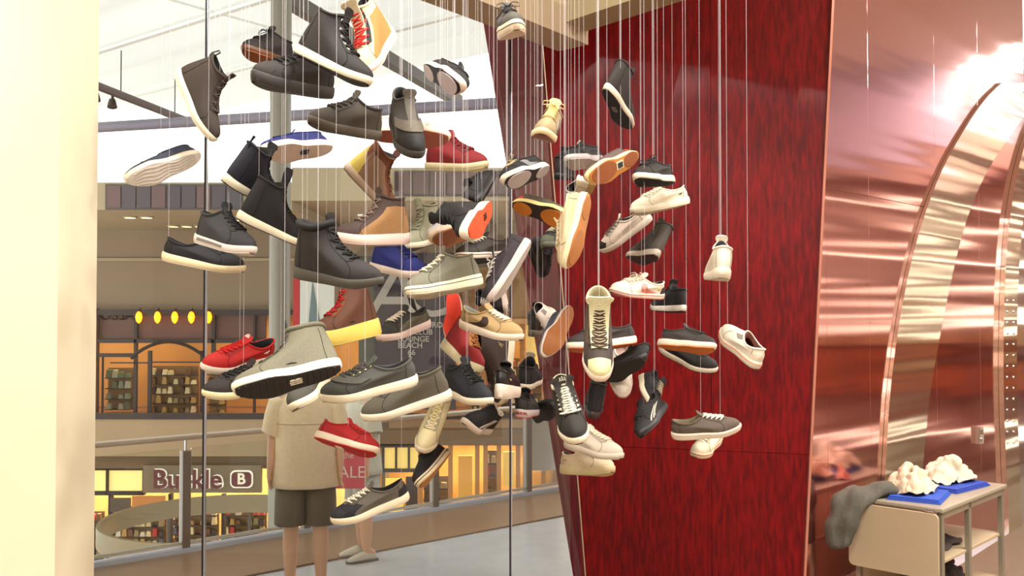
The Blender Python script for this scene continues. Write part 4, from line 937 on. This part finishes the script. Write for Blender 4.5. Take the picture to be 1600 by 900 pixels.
 ('boot', 'brown boot on thick yellow sole', 'behind the big grey high top', (590, 524), (498, 546), 3.3, 1, (-.08, .98, -.2), dict(kind='hi', upper=(118, 78, 56), sole=(226, 206, 118), out=(216, 198, 112), lace=(186, 36, 38), eye=(140, 92, 60), collar=(64, 44, 44), sole_h=.056, sole_t=.050)),
 ('sneaker', 'grey shoe with white rim facing out', 'over the shoulder of the person in beige', (502, 600), (480, 638), 3.05, 1, (-.42, .25, .87), dict(kind='low', upper=(94, 90, 80), sole=(226, 218, 196), out=(196, 188, 168), lace=(206, 200, 186), tmark=(220, 214, 200), vamp=(88, 86, 76))),
 ('sneaker', 'bright red low sneaker with red sole', 'below the two big grey sneakers', (484, 690), (590, 710), 3.5, 1, (.06, .82, -.56), dict(kind='low', upper=(178, 30, 36), sole=(228, 216, 200), out=(196, 44, 44), lace=(190, 40, 44), mark=(232, 222, 206))),
 ('sneaker', 'grey and black low with white laces', 'lowest of all at bottom centre left', (639, 784), (524, 820), 3.45, 1, (-.26, .96, .10), dict(kind='low', upper=(118, 112, 102), sole=(232, 224, 204), out=(206, 198, 180), lace=(228, 222, 206), toe=(60, 58, 66), vamp=(40, 36, 46), heel=(44, 36, 40))),
 ('slip_on_shoe', 'black slip on with tan sole', 'below the white fluffy high top', (701, 716), (665, 752), 3.9, 1, (-.62, .62, -.48), dict(kind='low', upper=(36, 29, 32), sole=(228, 216, 190), out=(196, 150, 92), slip=True, line=(40, 32, 34), htext=('VOUX', (0, 0, 0), (60, 50, 48)))),
 ('high_top_sneaker', 'white fluffy high top with yellow label', 'under the heel of the big plain grey sneaker', (686, 660), (660, 704), 3.9, 1, (.10, .66, .74), dict(kind='hi', upper=(222, 212, 178), sole=(224, 214, 196), out=(210, 200, 180), lace=(228, 222, 208), tongue=(224, 208, 120), bump=.6)),
 ('sneaker', 'small black shoe with white collar and sole', 'just above the handrail', (762, 684), (724, 660), 3.9, 1, (.48, .86, .05), dict(kind='mid', upper=(32, 28, 32), sole=(222, 212, 202), out=(206, 196, 188), stripes3=(210, 204, 196), collar=(222, 212, 200), heel=(30, 26, 28), lining=(220, 210, 196), slip=True)),
 ('sneaker', 'small dark shoe with curled white toe rim', 'left under the dark glossy crown shoe', (800, 616), (770, 634), 4.3, 1, (-.35, .85, .3), dict(kind='low', upper=(74, 62, 56), sole=(226, 214, 196), out=(200, 190, 176), lace=(60, 50, 48))),
 ('high_top_sneaker', 'glossy black shoe on thick white heel', 'heel facing out above the handrail', (780, 616), (800, 624), 3.6, -1, (.05, .98, -.12), dict(kind='low', upper=(46, 38, 40), sole=(226, 214, 202), out=(210, 200, 192), lace=BK, rough=.35, sole_h=.05, sole_t=.036, heel=(40, 33, 36), side_mark=(206, 190, 150))),
 ('sneaker', 'black shoe with red heel lettering', 'right of the glossy crown shoe', (810, 646), (832, 652), 3.95, -1, (.12, .92, -.38), dict(kind='low', upper=(48, 40, 40), sole=(196, 186, 184), out=(206, 74, 74), lace=BK, htext=('LIBER', (0, 0, 0), (206, 50, 44)), sole_h=.032)),
 ('sneaker', 'plain black small shoe tilted away', 'on the red wall edge beside the red lettered shoe', (834, 664), (856, 632), 4.1, 1, (.62, .35, -.6), dict(kind='low', upper=(50, 40, 40), sole=(44, 36, 36), out=(42, 34, 35), slip=True)),
 ('sneaker', 'tiny black shoe with white tongue', 'above the red lettered shoe', (815, 606), (838, 598), 4.2, -1, (.1, .96, .05), dict(kind='mid', upper=(36, 27, 28), sole=(216, 204, 186), out=(70, 58, 54), lace=BK, tongue=(214, 204, 184))),
 ('sneaker', 'black sneaker with criss cross white laces', 'facing out low on the red wall edge', (886, 636), (902, 690), 2.95, 1, (-.10, .52, .85), dict(kind='mid', upper=(50, 44, 40), sole=(234, 226, 206), out=(210, 200, 184), lace=(236, 230, 212), laces=6, ww=42, tw=1.7, collar=(196, 188, 168), tongue=(60, 54, 50), tmark=(190, 184, 166))),
 ('sneaker', 'pale grey low sneaker', 'below the criss cross laced black sneaker', (884, 704), (967, 716), 3.75, 1, (.28, .94, .16), dict(kind='low', upper=(198, 188, 174), sole=(206, 196, 182), out=(190, 180, 166), lace=(214, 204, 184), heel=(120, 104, 92))),
 ('sneaker', 'cream white low sneaker', 'lowest near the fold of the red wall', (878, 748), (954, 736), 3.9, 1, (.05, .96, -.26), dict(kind='low', upper=(222, 208, 184), sole=(214, 200, 166), out=(206, 192, 158), lace=(220, 208, 186), side_mark=(190, 178, 160), sole_h=.036, sole_t=.026)),
 ('high_top_sneaker', 'dark navy blurred high top', 'behind the criss cross laced black sneaker', (920, 648), (930, 640), 4.3, -1, (.2, .97, -.05), dict(kind='hi', upper=(50, 46, 54), sole=(80, 66, 62), out=(60, 50, 50), lace=(48, 42, 48), side_mark=(120, 110, 100))),
 ('sneaker', 'shoe turned to show flat orange sole', 'behind the light grey low at centre', (703, 452), (712, 534), 3.9, 1, (.08, -.02, -1), dict(kind='low', upper=(150, 60, 40), sole=(226, 214, 200), out=(224, 72, 36), lace=BK)),
]
ALLSHOES = []
CEIL = CEILZ
m_line = bpy.data.materials.new('clear_nylon'); m_line.use_nodes = True
_b = m_line.node_tree.nodes['Principled BSDF']; _b.inputs['Base Color'].default_value = (.80, .76, .80, 1); _b.inputs['Roughness'].default_value = .25; _b.inputs['Alpha'].default_value = .34
def thread(p, label):
    n = 4; r = .00072
    e = MB().tube([Vector((0, 0, 0)), Vector((0, 0, CEIL-p.z))], r, n).build('suspension_line', m_line, None)
    e.location = p; tag(e, label, 'line', 'clear lines holding the shoes'); return e
for (nm, short, place, H, T, D, sg_, upv, st) in SHOES:
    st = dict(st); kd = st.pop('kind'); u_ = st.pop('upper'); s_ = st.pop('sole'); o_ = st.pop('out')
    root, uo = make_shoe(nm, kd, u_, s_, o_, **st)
    vx = (T[0]-H[0])*D/F; vy = -(T[1]-H[1])*D/F; l = math.hypot(vx, vy); L0 = .29
    Ls = max(L0, l); c_ = sg_*math.sqrt(max(0, Ls*Ls-l*l)) if l < Ls else 0
    sc = min(Ls/L0, 1.12)
    f = (RT*vx+UP*vy-FW*c_).normalized()
    z = RT*upv[0]+UP*upv[1]-FW*upv[2]; z = (z-f*z.dot(f)).normalized(); y = z.cross(f)
    mid = at((H[0]+T[0])/2, (H[1]+T[1])/2, D)
    M = Matrix(((f.x, y.x, z.x, 0), (f.y, y.y, z.y, 0), (f.z, y.z, z.z, 0), (0, 0, 0, 1)))
    M = Matrix.Translation(mid) @ M @ Matrix.Scale(sc, 4) @ Matrix.Translation(Vector((-L0/2, 0, 0)))
    root.matrix_world = M
    root['label'] = short+' '+place; root['category'] = 'boot' if nm == 'boot' else 'shoe'; root['group'] = 'shoes hung on clear lines'
    W_ = [M @ v.co for v in uo.data.vertices]; loc = [v.co for v in uo.data.vertices]
    a = max((i for i in range(len(W_)) if loc[i].x < .13), key=lambda i: W_[i].z)
    b = max((i for i in range(len(W_)) if loc[i].x >= .13), key=lambda i: W_[i].z)
    thread(W_[a]+Vector((0, 0, -.003)), 'clear line from the heel half of the '+' '.join(short.split()[:8]))
    if D < 3.75: thread(W_[b]+Vector((0, 0, -.003)), 'clear line from the toe half of the '+' '.join(short.split()[:8]))
    ALLSHOES.append(root)
    if len(root['label'].split()) > 16: print('LONG', root['label'])
    if len(short.split()) > 7: print('SHORT', short)
# ------------------------------------------------------------------ work table with clothes
tc = Vector((2.78, 6.25, 0)); td = Vector((.70, .714, 0)).normalized(); tn = Vector((-td.y, td.x, 0))
ZTB = .86; TW = .58; TL = 1.22
tb = empty('work_table', tc, 'pale work table with a hanging end leaf below the polished wall', 'table')
def tp_(a, b, z): return td*a+tn*b+Vector((0, 0, z))
def tbox(a0, a1, b0, b1, z0, z1): return MB().prism([tp_(a0, b0, z0), tp_(a1, b0, z0), tp_(a1, b1, z0), tp_(a0, b1, z0)], (0, 0, z1-z0))
m_tb = mat((176, 156, 126), .45, var=.03, scale=3); m_tt = mat((150, 140, 122), .3)
def rbox(name, a0, a1, b0, b1, z0, z1, m, bv=.012):
    o = tbox(a0, a1, b0, b1, z0, z1).build(name, m, tb, False); fixn(o)
    mm = o.modifiers.new('bevel', 'BEVEL'); mm.width = bv; mm.segments = 2; return o
rbox('table_top', -.02, TL, -.02, TW+.02, ZTB-.03, ZTB, m_tt, .008)
lfp = []
for k in range(7):
    q = k*PI/12; lfp += [(TW-.03+.03*math.cos(PI/2-q), 0)]
leafm = MB()
def rr2(b0, b1, z0, z1, r):
    out = []
    for cb_, cz, a0 in ((b1-r, z1-r, 0), (b0+r, z1-r, PI/2), (b0+r, z0+r, PI), (b1-r, z0+r, 1.5*PI)):
        for q in range(5): out.append((cb_+r*math.cos(a0+q*PI/8), cz+r*math.sin(a0+q*PI/8)))
    return out
leafm.prism([tp_(-.055, b, z) for b, z in rr2(.0, TW+.02, .40, ZTB-.035, .035)], tuple(td*.022)); fixn(leafm.build('drop_leaf', m_tb, tb, False))
for b in (.06, TW-.06): MB().tube([tp_(-.035, b-.03, ZTB-.02), tp_(-.035, b+.03, ZTB-.02)], .008, 8).build('hinge', m_steel, tb)
for (a, b) in ((.01, 0), (.50, 0), (TL-.05, 0), (.01, TW-.03), (TL-.05, TW-.03)):
    tbox(a, a+.045, b, b+.03, 0, ZTB-.03).build('leg', mat((150, 142, 126), .35, .5), tb, False)
for z in (.16, .48):
    rbox('shelf', .0, TL, .02, TW, z, z+.022, m_tb, .004)
tbox(.05, TL, TW-.02, TW-.01, .18, ZTB-.04).build('back_panel', mat((190, 172, 140), .5), tb, False)
tbox(.05, TL-.05, .0, .02, ZTB-.075, ZTB-.03).build('apron', mat((160, 150, 130), .4, .4), tb, False)
def cloth(name, c, sx, sy, h, colr, label, cat='clothing', seed=0, rot=0., fold=1., n=26, group=None):
    rnd = random.Random(seed); W_ = [(rnd.uniform(0, 6), rnd.uniform(0, 6), rnd.uniform(3, 8), rnd.uniform(0, 6.28)) for _ in range(6)]
    v = []; 
    for i in range(n+1):
        for j in range(n+1):
            a = -1+2*i/n; b = -1+2*j/n; r = max(0, 1-(a*a*.9+b*b*.9))
            z = 0
            for (p, q, fr, ph) in W_: z += math.sin(fr*(a*math.cos(p)+b*math.sin(p))+ph)/7
            z = h*(r**.8)*(.40+.9*abs(z*1.6)**.7*fold)+.004
            e_ = 1+.08*math.sin(5*math.atan2(b, a)+seed)+.05*math.sin(9*math.atan2(b, a)+2*seed)
            s_ = max(abs(a), abs(b)); rr_ = math.hypot(a, b) or 1; k_ = (s_/rr_)*.75+.25
            x = a*k_*sx*e_; y = b*k_*sy*e_
            v.append((x*math.cos(rot)-y*math.sin(rot), x*math.sin(rot)+y*math.cos(rot), z))
    f = [(i*(n+1)+j, (i+1)*(n+1)+j, (i+1)*(n+1)+j+1, i*(n+1)+j+1) for i in range(n) for j in range(n)]
    o = MB().add(v, f).build(name, mat(colr, .85, bump=.2, scale=200, var=.06), None, angle=80); o.location = c
    s_ = o.modifiers.new('sub', 'SUBSURF'); s_.levels = s_.render_levels = 1
    t_ = bpy.data.textures.new('wrinkle', 'MARBLE'); t_.noise_scale = .10; t_.turbulence = 9
    d_ = o.modifiers.new('wrinkles', 'DISPLACE'); d_.texture = t_; d_.strength = min(.035, h*.25); d_.mid_level = .12; d_.texture_coords = 'LOCAL'
    mm = o.modifiers.new('thick', 'SOLIDIFY'); mm.thickness = .005; mm.offset = 1
    return tag(o, label, cat, group)
def tw(a, b, z=ZTB): return tc+tp_(a, b, z)
rt_ = math.atan2(td.y, td.x)
def folded(name, a, b, sa, sb, z, h, colr, label, rot=0.):
    o = MB()
    for k in range(3):
        q = 1-.04*k; o.box(-sa*q, sa*q, -sb*q, sb*q, h*k/3, h*(k+1)/3-.001)
    o = o.build(name, mat(colr, .85, bump=.2, scale=200, var=.05), None, False); o.location = tw(a, b, z); o.rotation_euler = (0, 0, rt_+rot)
    mm = o.modifiers.new('bevel', 'BEVEL'); mm.width = .005; mm.segments = 2
    return tag(o, label, 'clothing')
folded('folded_shirt', .28, .25, .22, .17, ZTB, .030, (40, 74, 168), 'bright blue folded shirt nearest the table front', .2)
folded('folded_shirt', .84, .27, .26, .20, ZTB, .030, (36, 62, 158), 'bright blue folded shirt further back on the table', -.1)
cloth('crumpled_shirt', tw(.34, .33, ZTB+.031), .25, .15, .15, (204, 190, 162), 'cream crumpled shirt heaped on the nearer blue shirt', seed=3, rot=rt_+.3)
cloth('crumpled_shirt', tw(.92, .30, ZTB+.031), .26, .16, .16, (200, 192, 168), 'ivory crumpled shirt heaped on the further blue shirt', seed=8, rot=rt_-.1)
cloth('red_trimmed_scarf', tw(.58, .535, ZTB+.004), .07, .05, .07, (206, 150, 126), 'small salmon cloth tucked beside the cream crumpled shirt', seed=12, rot=.4)
# grey trousers hanging over the corner
cr_ = []; 
path = [(tw(.10, .46, ZTB+.045), .12, .030), (tw(.06, .47, ZTB+.058), .14, .045), (tw(-.07, .53, ZTB+.03), .13, .05), (tw(-.15, .58, ZTB-.09), .12, .055), (tw(-.17, .60, ZTB-.22), .11, .05), (tw(-.17, .61, ZTB-.33), .085, .035)]
side = (tn*.8+td*-.35).normalized()
for i, (p, w_, t_) in enumerate(path):
    d = (path[min(i+1, 5)][0]-path[max(i-1, 0)][0]).normalized(); nn = d.cross(side).normalized()
    cr_.append([p+side*w_*math.cos(q*PI/12)+nn*t_*math.sin(q*PI/12)*(1+.35*math.sin(q*1.7+i*1.1)) for q in range(24)])
o = MB().rings(cr_).build('grey_trousers', mat((84, 80, 70), .9, bump=.4, scale=60, var=.12), None); fixn(o)
mm = o.modifiers.new('sub', 'SUBSURF'); mm.levels = mm.render_levels = 3
tx = bpy.data.textures.new('folds', 'CLOUDS'); tx.noise_scale = .13; tx.noise_depth = 0
mm = o.modifiers.new('folds', 'DISPLACE'); mm.texture = tx; mm.strength = .06; mm.mid_level = .5
tag(o, 'dark grey trousers draped over the left corner of the table', 'clothing')
cloth('folded_bag', tw(.36, .30, .184), .13, .15, .05, (196, 84, 40), 'orange folded bag on the lowest table shelf', 'bag', seed=4, rot=rt_)
cloth('dark_jumper', tw(.86, .30, .184), .17, .15, .14, (50, 40, 38), 'dark jumper heaped on the lowest table shelf', seed=5, rot=rt_)
cloth('dark_cloth', tw(.50, .28, .502), .30, .18, .07, (62, 48, 46), 'flat dark cloth on the upper table shelf', seed=6, rot=rt_)
# ------------------------------------------------------------------ people outside on the walkway
def skin_body(name, J, E, m, parent, rootidx=0, sub=2):
    me = bpy.data.meshes.new(name); me.from_pydata([j[:3] for j in J], E, []); me.materials.append(m)
    o = bpy.data.objects.new(name, me); COL.objects.link(o); o.parent = parent
    md = o.modifiers.new('skin', 'SKIN'); md.use_smooth_shade = True
    for i, sv in enumerate(me.skin_vertices[0].data):
        r = J[i][3]; r2 = J[i][4] if len(J[i]) > 4 else r
        sv.radius = (r, r2); sv.use_root = (i == rootidx)
    s = o.modifiers.new('sub', 'SUBSURF'); s.levels = s.render_levels = sub
    return o
m_skin = mat((226, 178, 146), .55, var=.04, scale=12)
def ell(c, rx, ry, n=24, yaw=0., wob=0., ph=0.):
    return [Vector((c[0]+rx*math.cos(q*2*PI/n)*(1+wob*math.sin(5*q*2*PI/n+ph)), c[1]+ry*math.sin(q*2*PI/n)*(1+wob*math.sin(7*q*2*PI/n+ph)), c[2])) for q in range(n)]
def head(parent, c, hair_c, face=1, long=False):
    # lathe-like head with face features; face looks along -y*face
    rg = []; prof = [(-.115, .030, .034), (-.105, .052, .056), (-.075, .066, .074), (-.035, .074, .084), (.01, .077, .092), (.05, .076, .094), (.085, .064, .080), (.108, .038, .048), (.116, .008, .010)]
    for (z, rx, ry) in prof:
        ring = []
        for q in range(24):
            a = 2*PI*q/24; x = rx*math.cos(a); y = ry*math.sin(a)
            f = max(0, -math.sin(a))
            if f > .86:
                if abs(z+.035) < .02: y -= .010*(f > .95)   # mouth region
                if abs(z-.01) < .02: y += .006*(f < .97)-.016*(f > .97)
            if abs(z+.075) < .01 and f > .8: y -= .006
            ring.append(Vector((c[0]+x, c[1]+y*face, c[2]+z)))
        rg.append(ring)
    h = MB().rings(rg).build('head', m_skin, parent); fixn(h)
    s = h.modifiers.new('sub', 'SUBSURF'); s.levels = s.render_levels = 1
    fy = -face
    for g in (1, -1):
        ex = c[0]+g*.030; mb = MB()
        mb.rings([[Vector((ex+r*math.cos(a*PI/6), c[1]+fy*(.083+y), c[2]+.012+r*.6*math.sin(a*PI/6))) for a in range(12)] for r, y in ((.012, .0), (.010, .006), (.004, .009))])
        mb.build('eye', mat((60, 44, 36), .3), h)
        mb = MB().rings([[Vector((c[0]+g*(.076+.008*k), c[1]+.012*math.cos(a*PI/5)*(1-.2*k), c[2]+.028*math.sin(a*PI/5)*(1-.2*k))) for a in range(10)] for k in (0, 1)]); fixn(mb.build('ear', m_skin, h))
    MB().tube([Vector((c[0], c[1]+fy*.086, c[2]+.02)), Vector((c[0], c[1]+fy*.104, c[2]-.015)), Vector((c[0], c[1]+fy*.090, c[2]-.022))], [.008, .013, .009], 8).build('nose', m_skin, h)
    MB().tube([Vector((c[0]-.024, c[1]+fy*.078, c[2]-.052)), Vector((c[0], c[1]+fy*.087, c[2]-.050)), Vector((c[0]+.024, c[1]+fy*.078, c[2]-.052))], [.003, .006, .003], 6).build('mouth', mat((166, 96, 84), .5), h)
    hr = []
    lowz = -.12 if long else -.03
    for (z, k) in ((lowz, .92), (lowz+.05, 1.06), (.03, 1.08), (.07, 1.10), (.10, .92), (.125, .5), (.132, .08)):
        base = .078 if z < .05 else .076
        hr.append([Vector((c[0]+base*k*math.cos(2*PI*q/24)*1.02, c[1]+face*((.094*k*math.sin(2*PI*q/24)) if (math.sin(2*PI*q/24) > -.2 or z > .06) else -.02), c[2]+z)) for q in range(24)])
    hh = MB().rings(hr).build('hair', mat(hair_c, .8, bump=.5, scale=90, var=.2), parent); fixn(hh)
    s = hh.modifiers.new('sub', 'SUBSURF'); s.levels = s.render_levels = 1
def hand(J, E, idx, p, d, side):
    """palm + five fingers appended to the body skeleton"""
    p = Vector(p); d = Vector(d).normalized(); sd = Vector(side).normalized()
    J.append((*(p+d*.045), .026, .014)); pi_ = len(J)-1; E.append((idx, pi_))
    for k, ln in enumerate((.062, .072, .068, .054)):
        o = sd*(-.027+.018*k)
        a = p+d*.080+o; b = a+d*ln*.5+d.cross(sd)*.006; c = a+d*ln*.85+d.cross(sd)*.022
        n = len(J); J += [(*a, .0095), (*b, .0085), (*c, .0070)]; E += [(pi_, n), (n, n+1), (n+1, n+2)]
    a = p+d*.03-sd*.032; b = a+d*.035-sd*.016
    n = len(J); J += [(*a, .011), (*b, .0085)]; E += [(pi_, n), (n, n+1)]
def person(name, base, hgt, yaw, shirt, shorts, hairc, label, woman=False, face=-1):
    e = empty(name, base, label, 'person'); e.rotation_euler = (0, 0, yaw)
    k = hgt/1.75
    J = [(0, 0, .95*k, .13, .10), (0, 0, 1.12*k, .125, .09), (0, 0, 1.32*k, .15, .10), (0, 0, 1.46*k, .07, .06), (0, 0, 1.54*k, .052, .052)]
    E = [(0, 1), (1, 2), (2, 3), (3, 4)]
    for g in (1, -1):
        n = len(J)
        J += [(g*.18*k, 0, 1.40*k, .052), (g*.235*k, .02*face, 1.14*k, .040), (g*.245*k, -.05, .93*k, .027)]
        E += [(2, n), (n, n+1), (n+1, n+2)]
        hand(J, E, n+2, (g*.247*k, -.06, .91*k), (g*.02, -.1, -1), (0, 1, 0))
        n = len(J); fw = -.02*g
        J += [(g*.095*k, 0, .86*k, .085), (g*.105*k, fw, .50*k, .062), (g*.108*k, fw+.015, .36*k, .064), (g*.11*k, fw+.02, .10*k, .041), (g*.112*k, fw-.10*-face*-1, .045, .034)]
        E += [(0, n), (n, n+1), (n+1, n+2), (n+2, n+3), (n+3, n+4)]
    skin_body('body', J, E, m_skin, e)
    head(e, (0, 0, 1.64*k), hairc, face=1 if face < 0 else -1, long=woman)
    # shirt
    sh_ = []
    for (z, rx, ry) in ((.79, .248, .175), (.84, .245, .172), (1.0, .215, .155), (1.2, .215, .150), (1.34, .225, .145), (1.41, .19, .115), (1.46, .10, .085), (1.49, .075, .075)):
        sh_.append(ell((0, 0, z*k), rx*k, ry*k, wob=.03, ph=z*4))
    o = MB().rings(sh_, False, False).build('shirt', mat(shirt, .9, bump=.3, scale=40, var=.05), e); o.modifiers.new('th', 'SOLIDIFY').thickness = .006
    MB().tube([Vector((.221*k*math.cos(PI*q/12*-1), .152*k*math.sin(PI*q/12*-1)*face*-1*-1, 1.24*k)) for q in range(13)], .003, 4).build('shirt_seam', mat((190, 170, 140), .9), e)
    for g in (1, -1):
        sl = []
        for (x, y, z, r) in ((.13, 0, 1.40, .075), (.19, 0, 1.38, .085), (.225, 0, 1.28, .080), (.245, .01, 1.16, .082)):
            sl.append([Vector((g*(x*k+r*math.cos(q*PI/8)*.85), y+r*math.sin(q*PI/8), (z+.35*r*math.cos(q*PI/8))*k)) for q in range(16)])
        o = MB().rings(sl, False, False).build('sleeve', mat(shirt, .9, bump=.3, scale=40, var=.05), e); fixn(o)
    # shorts
    MB().rings([ell((0, 0, z*k), rx*k, ry*k, wob=.02) for z, rx, ry in ((.78, .20, .145), (.84, .205, .15), (.98, .19, .135))]).build('shorts', mat(shorts, .9, var=.06, scale=20), e)
    for g in (1, -1):
        o = MB().rings([ell((g*.105*k, 0, z*k), r*k, r*1.12*k, 18, wob=.03, ph=g) for z, r in ((.52, .112), (.56, .112), (.70, .108), (.84, .100))], False, False).build('shorts_leg', mat(shorts, .9, var=.06, scale=20), e)
        fixn(o); o.modifiers.new('th', 'SOLIDIFY').thickness = .006
    # shoes worn
    for g in (1, -1):
        x0 = g*.112*k; fy = -1 if face < 0 else 1
        rgs = []
        for (y, w_, h0) in ((-.09, .032, .05), (-.06, .040, .095), (0, .042, .10), (.07, .046, .075), (.13, .048, .055), (.175, .03, .035)):
            rgs.append([Vector((x0+w_*math.cos(q*PI/6), y*fy, max(.0, h0*.5+h0*.5*math.sin(q*PI/6)*1.0))) for q in range(12)])
        o = MB().rings(rgs).build('worn_shoe', mat((214, 206, 190), .7), e); fixn(o)
        s = o.modifiers.new('sub', 'SUBSURF'); s.levels = s.render_levels = 1
        MB().prism([(x0+w_, y*fy, 0) for y, w_ in ((-.1, .03), (.0, .046), (.13, .05), (.18, .02))]+[(x0-w_, y*fy, 0) for y, w_ in ((.18, .02), (.13, .05), (.0, .046), (-.1, .03))], (0, 0, .018)).build('worn_sole', mat((120, 112, 96), .7), o, False)
    return e
pm = onY(478, 700, 7.25); pm.z = -.005
man = person('person', pm, 1.84, R_(8), (250, 226, 190), (108, 94, 78), (74, 54, 40), 'person in a loose beige shirt and dark grey shorts beyond the glass', face=1)
pw = onY(566, 700, 8.35); pw.z = -.005
wom = person('person', pw, 1.66, R_(-60), (214, 212, 196), (196, 198, 190), (110, 80, 54), 'person in a pale top and light shorts behind the one in beige', woman=True, face=-1)
# pink sale bag
bg_ = empty('shopping_bag', onY(545, 762, 7.98), 'pink carrier bag with white lettering held beside the person in beige', 'bag')
MB().add([(-.13, -.04, 0), (.13, -.04, 0), (.13, .04, 0), (-.13, .04, 0), (-.135, -.02, .36), (.135, -.02, .36), (.135, .02, .36), (-.135, .02, .36)],
         [(0, 3, 2, 1), (0, 1, 5, 4), (1, 2, 6, 5), (2, 3, 7, 6), (3, 0, 4, 7)]).build('bag_body', mat((214, 84, 104), .5), bg_, False)
v, f = text_mesh('SALE', .135, .002); MB().add([Vector((p.x, -.043+.012*(p.y+.13)/.3-p.z*.5, p.y+.13)) for p in v], f).build('bag_lettering', mat((236, 216, 206), .6), bg_, False)
v, f = text_mesh('the', .07, .002); MB().add([Vector((p.x, -.031-p.z*.5, p.y+.27)) for p in v], f).build('bag_lettering', mat((236, 216, 206), .6), bg_, False)
for g in (-1, 1): MB().tube([(-.07, g*.022, .35), (-.06, g*.02, .43), (0, 0, .50), (.06, g*.02, .43), (.07, g*.022, .35)], .004, 5).build('handle', mat((230, 120, 130), .6), bg_)
